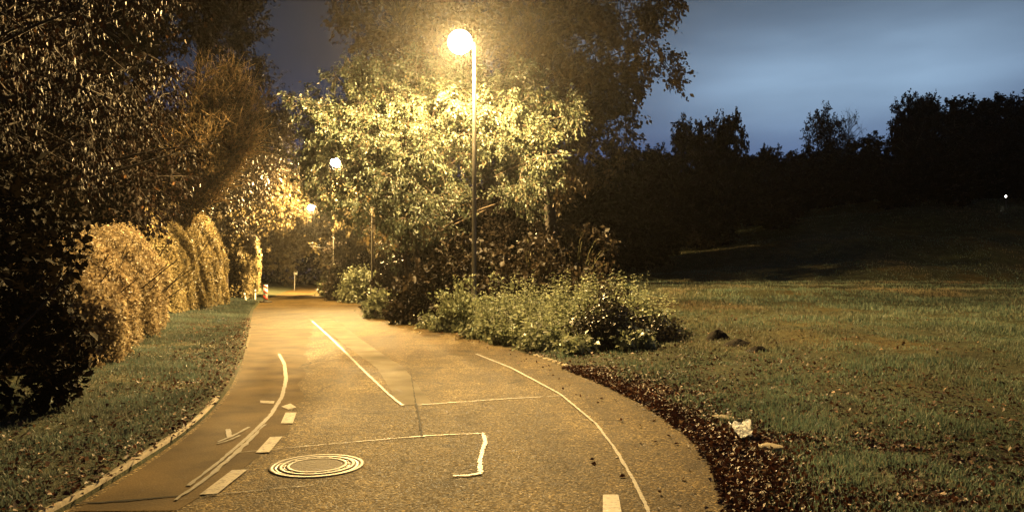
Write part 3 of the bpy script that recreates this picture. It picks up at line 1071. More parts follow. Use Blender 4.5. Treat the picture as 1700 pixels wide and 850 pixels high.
# trees arching over the far road
tree('arching_tree', 'leafy tree arching over the road above the far tall hedge', 'tree', (-21.5, 55.0), 8.5, .2,
     [EL(395, 510, 250, 380, 54, 2.8), EL(430, 545, 270, 360, 56, 2.4), EL(370, 450, 280, 420, 54, 2.0)],
     170, .9, 110, .20, .13, leaf='canopy', seed=19, droop=.6, shell=.45, tw=7)
tree('arching_tree', 'leafy tree arching over the road around the farthest street lamp', 'tree', (-15.2, 72.0), 9, .2,
     [EL(480, 600, 290, 400, 72, 3.0), EL(470, 560, 330, 410, 76, 3.0), EL(560, 640, 300, 420, 70, 2.5)],
     150, 1.0, 120, .26, .17, leaf='canopy', seed=20, droop=.6, shell=.45, tw=7)
tree('arching_tree', 'leafy tree with thin dark trunk right of the middle street lamp', 'tree', (-10.2, 56.0), 9, .2,
     [EL(540, 680, 250, 400, 54, 2.6), EL(620, 720, 300, 430, 50, 2.2)],
     150, .9, 120, .22, .14, leaf='canopy', seed=22, droop=.6, shell=.45, tw=7)
tree('roadside_tree', 'slim dark-stemmed tree beside the pole of the farthest street lamp', 'tree', (-13.6, 60.0), 7.5, .24,
     [EL(555, 610, 330, 440, 60, 1.6)], 50, .8, 110, .22, .14, leaf='canopy', seed=23, tw=6)
tree('far_tree', 'dim far tree closing the left end of the road tunnel', 'tree', (-47.0, 128.0), 12, .3,
     [EL(430, 500, 300, 465, 126, 5), EL(400, 470, 280, 440, 130, 5)], 90, 2.0, 100, .5, .34, leaf='canopy', seed=24, tw=6, twig_r=.03)
tree('far_tree', 'dim far tree closing the right end of the road tunnel', 'tree', (-27.0, 125.0), 12, .3,
     [EL(530, 600, 320, 465, 124, 5), EL(490, 600, 290, 400, 130, 5)], 100, 2.0, 100, .5, .34, leaf='canopy', seed=25, tw=6, twig_r=.03)
tree('far_tree', 'dim far tree behind the bend where the road is lost', 'tree', (-48.0, 165.0), 12, .3,
     [EL(455, 560, 330, 468, 165, 6), EL(440, 580, 260, 380, 168, 6)], 120, 2.6, 110, .6, .4, leaf='tall', seed=26, tw=6, twig_r=.03)


# ------------------------------------------------------------------ hedges
def T_end(s, ln, T):
    return np.concatenate([T, np.zeros((len(T), 1))], 1) * np.where(s < 0, -1.2, np.where(s > ln, 1.2, 0))[:, None]


def hedge(label, path, hw, h, n, leaf, LL, LW, seed, nstem=60, lump=.22, rnd=.4):
    """clipped hedge along a path of (x, y); hw half width, h height at the path points"""
    rng = np.random.default_rng(seed)
    path = np.asarray(path, float)
    L = np.concatenate([[0], np.cumsum(np.linalg.norm(np.diff(path, axis=0), axis=1))])
    hh = np.asarray(h, float)
    o = np.array([*path[0], float(gz(*path[0]))])
    er = .6 + .8 * (rnd > .5)                   # length of the rounded ends
    s = rng.random(n) * (L[-1] + 2 * er) - er
    # distance past the ends rounds the ends off
    sc_ = np.clip(s, 0, L[-1])
    px_ = np.interp(sc_, L, path[:, 0])
    py_ = np.interp(sc_, L, path[:, 1])
    H = np.interp(sc_, L, hh)
    T = unit(np.stack([np.interp(sc_ + .3, L, path[:, 0]) - np.interp(sc_ - .3, L, path[:, 0]),
                       np.interp(sc_ + .3, L, path[:, 1]) - np.interp(sc_ - .3, L, path[:, 1])], -1))
    Nn = np.stack([T[:, 1], -T[:, 0]], -1)
    # superellipse cross-section, leaves near the skin
    pr = rng.random(n) * (2 * hh.mean() + 2 * hw) - (hh.mean() + hw)      # along the skin, from one foot over the top to the other
    rc = rnd
    u = np.clip(pr / hw, -1, 1)
    v = 1 - 2 * np.clip((np.abs(pr) - hw) / hh.mean(), 0, 1)
    k_ = np.maximum(0, np.minimum(1 - (1 - np.abs(u)) / rc, 1)) * np.maximum(0, np.minimum(1 - (1 - v) / rc, 1))
    nu = np.where(np.abs(pr) > hw, np.sign(u), 0) + np.sign(u) * k_
    nv = np.where(np.abs(pr) > hw, 0, 1) + k_
    u, v = u * (1 - .44 * rnd * k_), v * (1 - .36 * rnd * k_)
    depth = 1 - np.abs(rng.normal(0, .09, n)) - .06 * rng.random(n)
    endr = np.where(s < 0, np.sqrt(np.maximum(0, 1 - (s / er) ** 2)), np.where(s > L[-1], np.sqrt(np.maximum(0, 1 - ((s - L[-1]) / er) ** 2)), 1))
    off = u * hw * depth * endr
    zz = H * (.5 + .5 * v * depth) * (.62 + .38 * endr)
    lum = 1 + lump * (np.sin(s * 1.7 + zz * 1.3) * np.sin(zz * 2.1 + s * .8) + .5 * np.sin(s * 4.3 + zz * 3.7))
    X = px_ + Nn[:, 0] * off * lum + T[:, 0] * (s - sc_)
    Y = py_ + Nn[:, 1] * off * lum + T[:, 1] * (s - sc_)
    Z = gz(X, Y) + np.maximum(zz * (1 + .3 * (lum - 1)), .04) + rng.exponential(.05, n) * (v > .8)
    nrm = np.stack([Nn[:, 0] * nu, Nn[:, 1] * nu, nv + .15], -1)
    nrm = unit(nrm) + T_end(s, L[-1], T)
    LL = LL * np.exp(rng.normal(0, .28, n))
    V, f = leaf_geo(np.stack([X, Y, Z], -1) - o, LL, LL * LW, rng, .15, nrm=unit(nrm), nj=.75)
    e = empty('hedge', o, label, 'hedge')
    mesh_obj('foliage', V, f, M[leaf], e)
    tr = MB()
    for k in range(nstem):
        s_ = rng.random() * L[-1]
        c = np.array([np.interp(s_, L, path[:, 0]), np.interp(s_, L, path[:, 1])])
        hs = np.interp(s_, L, hh)
        z0 = float(gz(*c))
        p0 = np.array([*(c + rng.normal(0, .15, 2)), z0 - .1]) - o
        for b_ in range(5):
            p2 = np.array([*(c + rng.normal(0, hw * .55, 2)), z0 + hs * rng.uniform(.5, .97)]) - o
            p1 = (p0 + p2) / 2 + rng.normal(0, .15, 3)
            tr.tube(bez(p0, p1, p2, 5), np.linspace(.03, .008, 5), 4)
    tr.build('stems', M['bark_dark'], e)
    return e


hedge('clipped rounded beech hedge, nearest and lowest beside the left verge', [(-8.0, 12.3), (-8.8, 14.4), (-10.5, 19.0), (-11.8, 22.4), (-12.3, 23.6)],
      1.25, [1.75, 2.15, 2.6, 2.9, 2.6], 260000, 'hedge', .055, .70, 31, lump=.12, rnd=.95)
hedge('tall paler hedge standing behind the gap after the clipped hedge', [(-15.2, 30.4), (-16.4, 36.0), (-18.0, 43.0)], 1.35, [4.6, 4.9, 5.0], 220000, 'hedge2', .078, .70, 32, lump=.13, rnd=.95)
hedge('tall dim hedge farthest along the left road edge behind the beacon', [(-21.6, 56.5), (-23.4, 62.0), (-25.5, 68.0), (-29.0, 80.0)], 1.5, [5.6, 6.2, 6.0, 5.5], 130000, 'hedge2', .115, .70, 33, lump=.2)
# undergrowth under the copper trees, its shade put into black leaf colour
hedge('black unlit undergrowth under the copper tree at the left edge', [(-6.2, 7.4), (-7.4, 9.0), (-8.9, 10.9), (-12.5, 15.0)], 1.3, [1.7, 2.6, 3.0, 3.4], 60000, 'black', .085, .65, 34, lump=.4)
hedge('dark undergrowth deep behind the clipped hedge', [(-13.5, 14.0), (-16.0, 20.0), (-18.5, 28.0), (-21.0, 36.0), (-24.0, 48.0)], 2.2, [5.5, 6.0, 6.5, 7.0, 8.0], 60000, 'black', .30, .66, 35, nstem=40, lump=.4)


# ------------------------------------------------------------------ shrubs and herbs by the road
def shrub(name, label, cat, x, y, rx, ry, h, n_cl, per, LL, LW, leaf, seed, group=None, droop=.2, arch=.4, cl=.28, stems=10):
    rng = np.random.default_rng(seed)
    b_ = np.array([x, y, float(gz(x, y))])
    e = empty(name, b_, label, cat, group)
    d = unit(rng.normal(size=(n_cl, 3)))
    d[:, 2] = np.abs(d[:, 2])
    r = rng.random(n_cl) ** .4 * rng.uniform(.8, 1.12, n_cl)
    C = d * r[:, None] * np.array([rx, ry, h])
    C[:, 2] = np.maximum(C[:, 2], .10)
    st = MB()
    S0, S1 = [], []
    for c in C:
        p0 = np.array([c[0] * .25, c[1] * .25, -.08])
        mid = np.array([c[0] * .6, c[1] * .6, c[2] * (.75 + arch * .6)])
        L = bez(p0, mid, c, 5)
        S0.append(L[:-1])
        S1.append(L[1:])
    v, q = segs_geo(np.concatenate(S0), np.concatenate(S1), .009, .006, 4)
    st.add(v, f4=q)
    st.build('stems', M['stem'], e)
    k = np.repeat(np.arange(n_cl), per)
    P = C[k] + rng.normal(0, cl * .5, (len(k), 3)) * np.array([1, 1, .7])
    P[:, 2] = np.maximum(P[:, 2], .03)
    nrm = unit(C[k] / np.array([rx, ry, h]) + np.array([0, 0, .4]))
    v, f = leaf_geo(P, LL, LW, rng, droop, nrm=nrm, nj=.65)
    mesh_obj('foliage', v, f, M[leaf], e)
    return e


def nettles(label, x, y, rx, ry, h, n, seed, group='stinging nettles in the roadside thicket'):
    rng = np.random.default_rng(seed)
    b_ = np.array([x, y, float(gz(x, y))])
    e = empty('nettle_clump', b_, label, 'plant', group)
    a = rng.random(n) * 2 * np.pi
    r = rng.random(n) ** .5
    P0 = np.stack([np.cos(a) * r * rx, np.sin(a) * r * ry, np.full(n, -.05)], -1)
    hh = h * rng.uniform(.5, 1.0, n) * (1 - .35 * r ** 3) * np.where(rng.random(n) < .12, 1.22, 1)
    lean = rng.normal(0, .10, (n, 2)) + np.stack([np.cos(a), np.sin(a)], -1) * .12 * r[:, None]
    P1 = P0 + np.stack([lean[:, 0] * hh, lean[:, 1] * hh, hh], -1)
    mb = MB()
    v, q = segs_geo(P0, P1, .006, .003, 4)
    mb.add(v, f4=q)
    mb.build('stems', M['stem'], e)
    PP, AX, LL = [], [], []
    for k in range(13):
        f = .22 + .78 * (k + rng.uniform(-.3, .3, n)) / 12
        f = np.clip(f, .1, 1)
        p = P0 + (P1 - P0) * f[:, None]
        th = k * np.pi / 2 + a * 3
        for sgn in (0, np.pi):
            PP.append(p)
            AX.append(np.stack([np.cos(th + sgn), np.sin(th + sgn), np.full(n, .25)], -1))
            LL.append(.125 * (1.15 - .75 * f ** 2))
    PP, AX, LL = np.concatenate(PP), np.concatenate(AX), np.concatenate(LL)
    v, f = leaf_geo(PP, LL, LL * .48, rng, .25, axis=AX * 1.6, nrm=np.array([0, 0, 1.0]), nj=.4)
    mesh_obj('foliage', v, f, M['nettle'], e)
    return e


def gp(px, d): return at(px, 465, d)[0]


shrub('elder_bush', 'arching green bush at the road edge around the front lamp pole', 'bush', gp(770, 23.6), 23.4, 1.0, .9, 1.65, 60, 34, .13, .06, 'nettle', 41, droop=.5, arch=.9)
shrub('elder_bush', 'grey-green bush between the front lamp pole and the nettles', 'bush', gp(835, 22.2), 22.4, 1.0, .9, 1.6, 60, 34, .12, .055, 'nettle', 42, droop=.4, arch=.6)
nl_ = [(860, 20.2, 1.0, 1.65, 'pale nettle clump just right of the front lamp pole'),
       (915, 19.8, 1.1, 1.72, 'tall nettle clump behind the left end of the dark bramble'),
       (965, 19.2, 1.0, 1.75, 'tall nettle clump in the middle behind the dark bramble'),
       (1015, 18.6, 1.0, 1.72, 'tall nettle clump behind the right half of the dark bramble'),
       (1062, 18.0, .8, 1.25, 'nettle clump at the right end of the thicket'),
       (880, 18.6, .9, 1.25, 'lower nettle clump in front of the tall pale ones'),
       (925, 17.6, .7, 1.05, 'low nettle clump touching the left side of the dark bramble')]
for k, (px, d, r, h, lb) in enumerate(nl_):
    nettles(lb, gp(px, d), d, r, r * .9, h, 95 if k < 5 else 60, 50 + k)
shrub('bramble_bush', 'dark bramble bush with a black shaded side in front of nettles', 'bush', gp(1012, 16.4), 16.4, .75, .65, 1.2, 110, 56, .072, .046, 'bramble', 61, droop=.3)
shrub('bramble_bush', 'small dark bramble mound right of the big dark bramble', 'bush', gp(1085, 16.6), 16.6, .65, .5, .58, 50, 50, .07, .044, 'bramble', 62, droop=.3)
low = [(745, 23.0, .55, .45, 'low leafy plant below the arching green bush'),
       (800, 20.6, .6, .45, 'low leafy plant on the road edge below the grey-green bush'),
       (845, 18.8, .55, .5, 'low leafy plant at the foot of the lower nettles'),
       (895, 16.9, .5, .42, 'low leafy plant at the left foot of the dark bramble'),
       (955, 15.7, .4, .35, 'pale low plant under the front of the dark bramble'),
       (1058, 15.6, .4, .32, 'pale low plant under the small bramble mound'),
       (715, 24.6, .5, .5, 'low plant at the left end of the thicket by the road')]
for k, (px, d, r, h, lb) in enumerate(low):
    shrub('ground_elder', lb, 'plant', gp(px, d), d, r, r * .8, h, 26, 22, .12, .085, 'ivy', 70 + k, group='low leafy plants along the road edge', droop=.1)
dk = [(690, 27.5, .95, 1.7, 'shrub', 'red-brown shrub at the road edge left of the front lamp'),
      (735, 27.0, 1.2, 2.5, 'shrub', 'dark red-brown shrub behind the arching green bush'),
      (800, 28.0, 1.6, 3.2, 'shrub', 'dark shrub under the lit tree behind the front lamp pole'),
      (880, 29.0, 1.7, 2.7, 'shrub', 'dark shrub behind the nettles right of the front lamp pole'),
      (640, 31.5, .8, 1.2, 'ivy', 'green shrub beside the pole of the middle street lamp'),
      (655, 36.0, 1.3, 3.2, 'shrub', 'brown shrub behind the middle street lamp pole'),
      (600, 52.5, 1.6, 2.6, 'ivy', 'leafy shrub left of the middle street lamp pole'),
      (575, 58.0, 1.8, 3.6, 'shrub', 'dark shrub below the farthest street lamp pole'),
      (556, 71.0, 1.5, 2.8, 'ivy', 'rounded green shrub where the far road passes behind'),
      (950, 33.0, 2.2, 3.4, 'shrub', 'dark shrub in the shade where the hillside begins')]
for k, (px, d, r, h, lf, lb) in enumerate(dk):
    shrub('roadside_shrub', lb, 'shrub', gp(px, d), d, r, r, h, 90, 42, .13 + .0016 * d, .085 + .001 * d, lf, 80 + k, group='shrubs along the right side of the road', droop=.35, cl=.5)


# ------------------------------------------------------------------ dark trees on the skyline
def proto(seed, kind):
    """a unit tree 10 m tall as two meshes"""
    rng = np.random.default_rng(seed)
    if kind == 'round':
        ells = [((0, 0, 6.2), (3.4, 3.4, 3.6)), ((-1.4, .6, 4.2), (2.6, 2.6, 2.6)), ((1.6, -.4, 4.8), (2.4, 2.4, 2.8)), ((0, 0, 2.2), (2.8, 2.8, 1.8))]
        return tree_geo(rng, (0, 0, 0), 7.5, .24, ells, 190, .95, 190, .22, .16, limb_r=.3, twig_r=.02, tw=7)
    if kind == 'airy':
        ells = [((-.4, 0, 6.6), (3.2, 3.2, 3.2)), ((1.8, 0, 6.2), (2.2, 2.2, 3.0)), ((-1.2, 0, 4.6), (2.6, 2.6, 2.2))]
        return tree_geo(rng, (0, 0, 0), 8.0, .22, ells, 110, .8, 80, .20, .14, limb_r=.6, twig_r=.022, tw=9, forks=2)
    if kind == 'lumpy':
        ells = [((0, 0, 7.8), (1.9, 1.9, 2.0)), ((-1.9, .4, 5.6), (2.2, 2.2, 2.4)), ((1.7, .2, 5.4), (1.9, 1.9, 2.6)), ((0, 0, 3.2), (3.0, 3.0, 2.6))]
        return tree_geo(rng, (0, 0, 0), 7.5, .24, ells, 170, .85, 190, .22, .16, limb_r=.35, twig_r=.02, tw=7)


PR = {}
far = empty  # (kept short below)
sky_trees = [  # px, d, top py, width scale, kind, label
    (1152, 82, 192, .66, 'round', 'broad dark tree with notched top, left one of the skyline pair'),
    (1207, 83, 181, .45, 'round', 'narrow dark tree with tall top, right one of the skyline pair'),
    (1090, 76, 238, .75, 'round', 'dark tree at the foot of the tall brown tree where the skyline starts'),
    (1040, 70, 236, 1.0, 'round', 'dark tree half hidden behind the overhang of the tall brown tree'),
    (985, 62, 262, 1.0, 'round', 'dark tree in the shade below the tall brown tree'),
    (1280, 95, 238, .55, 'round', 'low round dark tree in the dip of the skyline'),
    (1245, 84, 252, 1.2, 'round', 'low dark tree just right of the skyline pair'),
    (1320, 92, 250, 1.2, 'round', 'low dark tree below and left of the airy tree'),
    (1362, 102, 171, .66, 'airy', 'airy round tree with sky between its branches'),
    (1408, 101, 176, .45, 'twiggy', 'bare twiggy tree leaning against the airy round tree'),
    (1380, 86, 246, 1.3, 'round', 'dark tree in front of the airy round tree'),
    (1440, 88, 222, 1.1, 'round', 'dark tree between the airy tree and the tall dark wood'),
    (1518, 86, 151, .60, 'round', 'tall dark tree at the left end of the highest skyline mass'),
    (1565, 88, 158, .95, 'round', 'tall dark tree second in the highest skyline mass'),
    (1625, 87, 158, .85, 'round', 'tall dark tree third in the highest skyline mass'),
    (1690, 86, 152, 1.0, 'round', 'tall dark tree cut by the right edge of the picture'),
    (1760, 86, 170, 1.0, 'round', 'tall dark tree beyond the right edge of the picture'),
    (1480, 78, 262, 1.2, 'round', 'low dark tree in front of the highest skyline mass'),
    (1585, 78, 250, 1.3, 'lumpy', 'low dark tree left of the small white light'),
    (1715, 80, 250, 1.3, 'round', 'low dark tree right of the small white light'),
    (1170, 74, 290, 1.3, 'round', 'low dark tree in front of the skyline pair'),
    (1280, 77, 290, 1.4, 'lumpy', 'low dark tree at the top of the dim hillside'),
    (1075, 66, 310, 1.3, 'lumpy', 'low dark tree at the left end of the dim hillside'),
    (1315, 84, 278, 1.5, 'round', 'low dark tree filling the foot of the skyline under the airy tree'),
    (1420, 84, 270, 1.5, 'lumpy', 'low dark tree filling the foot of the skyline right of the airy tree'),
    (1535, 80, 262, 1.5, 'round', 'low dark tree filling the foot of the highest skyline mass'),
    (1650, 84, 240, 1.5, 'lumpy', 'low dark tree behind the small white light'),
    (905, 58, 262, 1.1, 'lumpy', 'dark tree directly behind the lit tree at its right end'),
]
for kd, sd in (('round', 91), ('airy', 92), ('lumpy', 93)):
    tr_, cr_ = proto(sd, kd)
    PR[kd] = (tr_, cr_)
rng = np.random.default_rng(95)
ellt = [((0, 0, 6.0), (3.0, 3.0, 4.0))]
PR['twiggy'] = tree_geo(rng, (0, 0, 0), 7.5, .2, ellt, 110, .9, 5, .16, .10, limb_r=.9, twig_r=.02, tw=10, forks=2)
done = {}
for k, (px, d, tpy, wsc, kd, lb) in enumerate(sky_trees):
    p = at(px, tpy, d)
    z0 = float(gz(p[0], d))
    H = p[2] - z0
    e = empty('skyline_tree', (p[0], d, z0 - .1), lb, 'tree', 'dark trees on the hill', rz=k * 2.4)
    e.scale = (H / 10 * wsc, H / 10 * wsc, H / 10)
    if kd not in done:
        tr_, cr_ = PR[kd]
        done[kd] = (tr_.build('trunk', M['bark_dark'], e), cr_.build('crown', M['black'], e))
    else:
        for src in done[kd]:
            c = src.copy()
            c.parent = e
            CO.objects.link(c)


wl = 'dark tree deep in the wood on the left, half hidden behind nearer leaves'
rng = np.random.default_rng(97)
for k in range(30):
    d = rng.uniform(24, 115)
    x_ = xl(d) - rng.uniform(7, 15) - k % 3 * 5
    if x_ < -.74 * d - 6: x_ = -.74 * d + rng.uniform(-6, 3)
    if x_ > xl(d) - 6: continue
    H = rng.uniform(13, 20)
    kd = ('round', 'lumpy')[k % 2]
    e = empty('wood_tree', (x_, d, float(gz(x_, d)) - .1), wl, 'tree', 'dark trees of the wood on the left', rz=k * 1.9)
    e.scale = (H / 11, H / 11, H / 10)
    for src in done[kd]:
        c = src.copy()
        c.parent = e
        CO.objects.link(c)
for k, (px, d, H, lb) in enumerate(((655, 66, 9, 'brown tree behind the thin trunk right of the middle street lamp'), (720, 60, 8, 'dark tree behind the lit tree left of the front lamp pole'),
                                    (775, 62, 9, 'dark tree behind the lit tree just left of the front lamp pole'), (835, 58, 8.5, 'dark tree behind the lit tree right of the front lamp pole'),
                                    (880, 70, 11, 'dark tree at the foot of the tall wide brown tree'), (610, 84, 11, 'dark tree far behind the pole of the middle street lamp'))):
    x_ = at(px, 465, d)[0]
    kd = ('round', 'lumpy')[k % 2]
    e = empty('wood_tree', (x_, d, float(gz(x_, d)) - .3), lb, 'tree', 'dark trees behind the lit tree', rz=k * 1.9)
    e.scale = (H / 9, H / 9, H / 10)
    for src in done[kd]:
        c = src.copy()
        c.parent = e
        CO.objects.link(c)
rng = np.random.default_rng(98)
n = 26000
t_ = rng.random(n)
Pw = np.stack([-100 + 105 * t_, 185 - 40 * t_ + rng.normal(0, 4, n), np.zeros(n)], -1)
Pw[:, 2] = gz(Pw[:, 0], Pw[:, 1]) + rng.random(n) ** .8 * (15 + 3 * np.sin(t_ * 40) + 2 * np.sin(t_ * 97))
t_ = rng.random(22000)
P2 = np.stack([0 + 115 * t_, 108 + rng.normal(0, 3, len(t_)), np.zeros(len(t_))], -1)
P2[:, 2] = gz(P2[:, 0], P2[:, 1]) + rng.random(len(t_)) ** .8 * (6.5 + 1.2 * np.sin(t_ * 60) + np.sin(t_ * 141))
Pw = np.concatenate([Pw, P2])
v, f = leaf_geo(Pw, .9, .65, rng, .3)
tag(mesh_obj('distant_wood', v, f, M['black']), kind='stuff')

# ------------------------------------------------------------------ street lamps
IES_ANG = [0, 15, 30, 40, 50, 58, 64, 70, 76, 82, 88, 95, 105, 120, 140, 180]
IES_VAL = [1.6, 1.7, 2.2, 3.0, 4.5, 5.9, 6.8, 8.2, 8.0, 5.2, 2.0, 1.1, .75, .45, .3, .1]
ies = bpy.data.texts.new('street_lamp_ies')
ies.write("IESNA:LM-63-2002\nTILT=NONE\n1 1000 1 %d 1 1 2 0 0 0\n1 1 100\n%s\n0\n%s\n" % (
    len(IES_ANG), ' '.join(map(str, IES_ANG)), ' '.join('%.3f' % (v * 100) for v in IES_VAL)))


def street_lamp(label, base_xy, head, power, size):
    """base_xy foot of the mast, head centre of the lamp bowl"""
    x, y = base_xy
    z0 = float(gz(x, y))
    e = empty('street_lamp', (x, y, z0), label, 'street lamp', 'street lamps along the right side of the road')
    hx, hy, hz = head[0] - x, head[1] - y, head[2] - z0
    arm = math.hypot(hx, hy)
    top = hz + .02
    mb = MB()
    mb.lathe([(.10, -.3), (.10, 1.1), (.085, 1.14), (.078, 1.2), (.070, top * .5), (.055, top - .02), (.0, top)], seg=14)
    pole = mb.build('pole', M['pole'], e, smooth=False)
    mb = MB()
    mb.box((0, -.098, .72), (.045, .012, .22))
    mb.build('service_door', M['cap'], pole)
    d = np.array([hx, hy]) / arm
    mb = MB()
    bend = .0 if arm < 1 else .35
    L = [(0, 0, top - .06 - bend)] if bend else [(0, 0, top - .06)]
    if bend:
        L += [(*(d * arm * .25), top - .04), (*(d * arm * .6), top + .12)]
    L += [(*(d * (arm - .2)), top + .13 + (.0 if bend else .03))]
    P = resample(L, .1)
    mb.tube(P, np.full(len(P), .035), 8)
    mb.build('arm', M['pole'], e)
    mb = MB()
    a, b_ = .40 * size, .38 * size
    mb.lathe([(0, .352 * size), (a * .50, .335 * size), (a * .50, .36 * size), (a * .35, .40 * size), (.05, .42 * size), (0, .42 * size)], (hx, hy, hz), 20)
    hd = mb.build('luminaire', M['cap'], e, smooth=False)
    mb = MB()
    th = np.linspace(math.radians(-90), math.radians(72), 14)
    prof = [(a * math.cos(t), b_ * math.sin(t)) for t in th]
    mb.lathe(prof, (hx, hy, hz), 20)
    mb.build('glare_bowl', M['glass'], hd, smooth=True)
    ld = bpy.data.lights.new('street_lamp_light', 'POINT')
    ld.energy = power * LAMP_W
    ld.color = LAMP_COL
    ld.shadow_soft_size = .16
    ld.use_nodes = True
    nt = ld.node_tree
    em = nt.nodes['Emission']
    it = nt.nodes.new('ShaderNodeTexIES')
    it.mode = 'INTERNAL'
    it.ies = ies
    nt.links.new(it.outputs[0], em.inputs['Strength'])
    lo = bpy.data.objects.new('street_lamp_light', ld)
    CO.objects.link(lo)
    lo.parent = hd
    lo.location = (hx, hy, hz - .08)


h1 = at(764, 72, 24.5)
street_lamp('nearest and tallest street lamp, bowl glowing in front of the pale tree', (at(787, 400, 24.5)[0], 24.5), (h1[0], h1[1] - .1, h1[2]), 1.0, 1.0)
h2 = at(557, 270, 49.4)
street_lamp('middle street lamp, its bowl half way down the avenue', (at(618, 400, 49.4)[0], 49.4), h2, 1.3, .8)
h3 = at(516, 345, 80.0)
street_lamp('farthest and smallest street lamp of the row', (at(554, 400, 80.0)[0], 80.0), h3, 3.6, .85)

# tiny lamp on the hill
p = min((at(1670, 326, q_) for q_ in np.linspace(60, 79, 40)), key=lambda v_: abs(v_[2] - float(gz(v_[0], v_[1])) - 1.3))
z0 = float(gz(p[0], p[1]))
e = empty('path_lamp', (p[0], p[1], z0), 'tiny white lamp shining alone on the dark hillside', 'lamp')
mb = MB()
mb.lathe([(.03, -.2), (.025, p[2] - z0 - .07), (0, p[2] - z0 - .07)], seg=8)
mb.build('post', M['cap'], e)
mb = MB()
mb.lathe([(0, -.08), (.05, -.07), (.07, .0), (.05, .07), (0, .08)], (0, 0, p[2] - z0), 10)
mb.build('lamp_globe', M['far_glass'], e)

# ------------------------------------------------------------------ small things
# manhole cover: iron frame, worn ring, concrete middle
mx, my = on_plane(526, 773)
e = empty('manhole_cover', (mx, my, .001), 'round manhole cover with worn pale rings set in the road', 'manhole cover', rz=.2)
for nm, r0, r1, z, mt in (('outer_frame', .36, .40, .006, 'iron_worn'), ('joint', .325, .36, .003, 'iron'), ('rim', .285, .325, .0085, 'iron_worn'),
                          ('groove', .26, .285, .004, 'iron'), ('inner_rim', .225, .26, .009, 'iron_worn')):
    mb = MB()
    mb.lathe([(r0, z - .006), (r0, z), (r1, z), (r1, z - .006)], seg=64)
    mb.build(nm, M[mt], e)
mb = MB()
mb.lathe([(0, .006), (.225, .006)], seg=48)
mb.build('concrete_fill', M['concrete'], e)
for k in range(16):
    a = k * math.pi / 8
    mb = MB()
    mb.box((math.cos(a) * .272, math.sin(a) * .272, .005), (.011, .016, .0025), a)
    mb.build('vent_block', M['iron_worn'], e)

# roadwork beacon at the left road edge
bx, by = at(441, 465, 53.0)[0], 53.0
bz = float(max(zroad(by), gz(bx, by)))
e = empty('traffic_beacon', (bx, by, bz), 'red and white striped roadwork beacon on the left road edge', 'beacon')
mb = MB()
mb.box((0, 0, .05), (.40, .20, .05))
mb.box((0, 0, .115), (.16, .10, .02))
mb.build('foot', M['rubber'], e)
mb = MB()
mb.box((0, 0, .70), (.15, .02, .56))
pl = mb.build('panel', M['white'], e)
mb = MB()
for zc in (.34, .74, 1.12):
    q_ = [(-.15, zc - .17), (.15, zc - .17 + .16 - .18), (.15, zc + .16 - .14), (-.15, zc + .02)]
    q_ = [(-.15, zc), (.15, zc - .17), (.15, zc + .0), (-.15, zc + .17)]
    V = [(x_, -.0225, min(max(z_, .15), 1.255)) for x_, z_ in q_] + [(x_, -.0205, min(max(z_, .15), 1.255)) for x_, z_ in q_]
    mb.add(V, f4=[(0, 1, 2, 3), (7, 6, 5, 4), (0, 4, 5, 1), (1, 5, 6, 2), (2, 6, 7, 3), (3, 7, 4, 0)])
mb.build('red_stripes', M['red'], pl)

for px, d, h, lb in ((424, 57.0, .85, 'white post right beside the roadwork beacon'), (409, 55.0, .62, 'short leaning white post farther left of the roadwork beacon')):
    x_ = at(px, 465, d)[0]
    e = empty('marker_post', (x_, d, float(gz(x_, d)) - .03), lb, 'post', 'white marker posts on the left verge')
    mb = MB()
    mb.lathe([(.06, 0), (.06, h - .08), (.045, h - .02), (.02, h), (0, h)], seg=10)
    p_ = mb.build('post', M['white'], e)
    mb = MB()
    mb.lathe([(.0615, h - .26), (.0625, h - .25), (.0625, h - .16), (.0615, h - .15)], seg=10)
    mb.build('dark_band', M['rubber'], p_)
    if px < 415: e.rotation_euler = (0, math.radians(-14), 0)

x_ = at(489, 465, 101)[0]
e = empty('road_sign', (x_, 101, float(gz(x_, 101)) - .05), 'pale sign on a slim post at the far left road edge', 'sign')
mb = MB()
mb.lathe([(.05, 0), (.05, 2.6), (0, 2.6)], seg=8)
mb.build('post', M['pole'], e)
mb = MB()
mb.box((.12, -.065, 2.35), (.26, .012, .16))
mb.build('plate', M['pole'], e)

# crumpled white paper in the leaves
wx, wy = on_plane(1243, 727, .05)
rng = np.random.default_rng(3)
import bmesh
bm = bmesh.new()
bmesh.ops.create_grid(bm, x_segments=22, y_segments=18, size=1.0)
for v in bm.verts:
    a_, c_ = v.co.x, v.co.y
    k = math.sin(a_ * 5.1 + 1.1) * math.sin(c_ * 4.3 + a_ * 2) + .6 * math.sin(a_ * 9 - c_ * 7)
    t_ = (c_ + 1) / 2
    v.co = Vector((a_ * .13 * (.55 + .5 * t_) + .01 * rng.normal(), .02 + .16 * t_ * (1 - .35 * t_) + .012 * k + .004 * rng.normal(), .005 + .15 * t_ ** .8 + .016 * k * (.3 + t_)))
me = bpy.data.meshes.new('crumpled_paper')
bm.to_mesh(me)
bm.free()
me.materials.append(M['paper'])
o = bpy.data.objects.new('crumpled_paper', me)
CO.objects.link(o)
o.location = (wx, wy, float(gz(wx, wy)) + .01)
o.rotation_euler = (0, 0, .4)
tag(o, 'bright crumpled white paper lying in fallen leaves beside the road', 'paper')

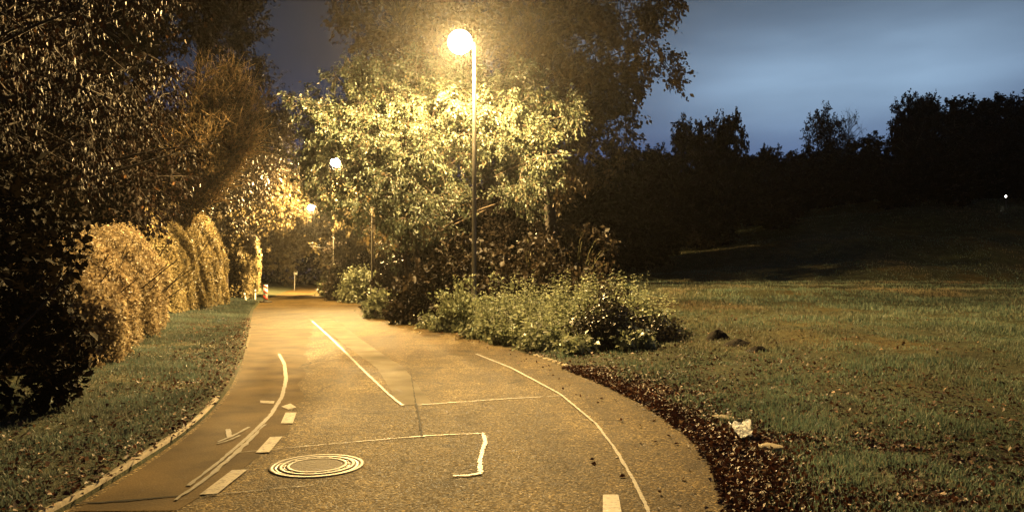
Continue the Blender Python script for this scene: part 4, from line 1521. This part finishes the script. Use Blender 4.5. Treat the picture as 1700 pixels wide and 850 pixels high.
# edging stones among the leaves
for px, py, lx, rz, lb in ((1208, 697, .17, -.95, 'pale flat edging stone among fallen leaves behind the crumpled paper'),
                           (1284, 746, .12, -1.0, 'small pale edging stone among fallen leaves in front of the paper')):
    sx, sy = on_plane(px, py, .04)
    mb = MB()
    xs = np.linspace(-1, 1, 7)
    prof = np.array([.8, .95, 1, .95, 1.0, .9, .75]) * .085
    V = np.concatenate([np.column_stack([xs * lx, prof, np.full(7, .045)]), np.column_stack([xs * lx, -prof * .9, np.full(7, .042)]),
                        np.column_stack([xs * lx * 1.04, prof * 1.2, np.full(7, -.05)]), np.column_stack([xs * lx * 1.04, -prof * 1.1, np.full(7, -.05)])])
    k = np.arange(6)
    f = np.concatenate([np.stack([k + 7, k + 8, k + 1, k], -1), np.stack([k, k + 1, k + 15, k + 14], -1), np.stack([k + 8, k + 7, k + 21, k + 22], -1),
                        [[0, 14, 21, 7], [6, 13, 27, 20]]])
    o = mb.add(V, f4=f).build('edging_stone', M['kerb'])
    o.location = (sx, sy, float(gz(sx, sy)))
    o.rotation_euler = (0, 0, rz)
    tag(o, lb, 'stone')

# molehills
for k, (px, py, rx, h, lb) in enumerate(((1192, 562, .30, .22, 'highest dark molehill nearest the bramble thicket'), (1226, 573, .36, .15, 'long dark molehill in the middle of three'),
                                         (1259, 583, .26, .12, 'lowest dark molehill at the right end of three'))):
    d = 12.4 - k * .5
    hx_ = at(px, py, d)[0]
    o_, best = None, 1e9
    for dd in np.linspace(7, 22, 151):      # where the sight line meets the ground
        pnt = at(px, py, dd)
        er = abs(pnt[2] - float(gz(pnt[0], dd)))
        if er < best: best, o_ = er, pnt
    bm = bmesh.new()
    bmesh.ops.create_grid(bm, x_segments=26, y_segments=26, size=1.0)
    rng = np.random.default_rng(100 + k)
    for v in bm.verts:
        r = v.co.length
        z = max(0, 1 - r * r) ** 1.2 * h
        z += .015 * h / .15 * (math.sin(v.co.x * 9 + k) * math.sin(v.co.y * 8 + 2 * k)) * max(0, 1 - r) + abs(rng.normal()) * .006 * max(0, 1 - r)
        v.co = Vector((v.co.x * rx, v.co.y * rx * .75, z - .03))
    me = bpy.data.meshes.new('molehill')
    bm.to_mesh(me)
    bm.free()
    me.materials.append(M['soil'])
    o = bpy.data.objects.new('molehill', me)
    CO.objects.link(o)
    o.location = (o_[0], o_[1], float(gz(o_[0], o_[1])))
    tag(o, lb, 'molehill', 'molehills on the field')

# ------------------------------------------------------------------ night haze, also standing in for lens bloom
if HAZE > 0:
    mb = MB()
    mb.box((-20, 142, 20), (300, 170, 23))
    hz = mb.build('haze', None)
    m = bpy.data.materials.new('night_haze')
    m.use_nodes = True
    nt = m.node_tree
    nt.nodes.remove(nt.nodes['Principled BSDF'])
    pv = N(nt, 'ShaderNodeVolumePrincipled')
    pv.inputs['Color'].default_value = (.85, .84, .82, 1)
    pv.inputs['Density'].default_value = HAZE
    pv.inputs['Anisotropy'].default_value = .85
    nt.links.new(pv.outputs[0], nt.nodes['Material Output'].inputs['Volume'])
    hz.data.materials.append(m)
    tag(hz, kind='stuff')
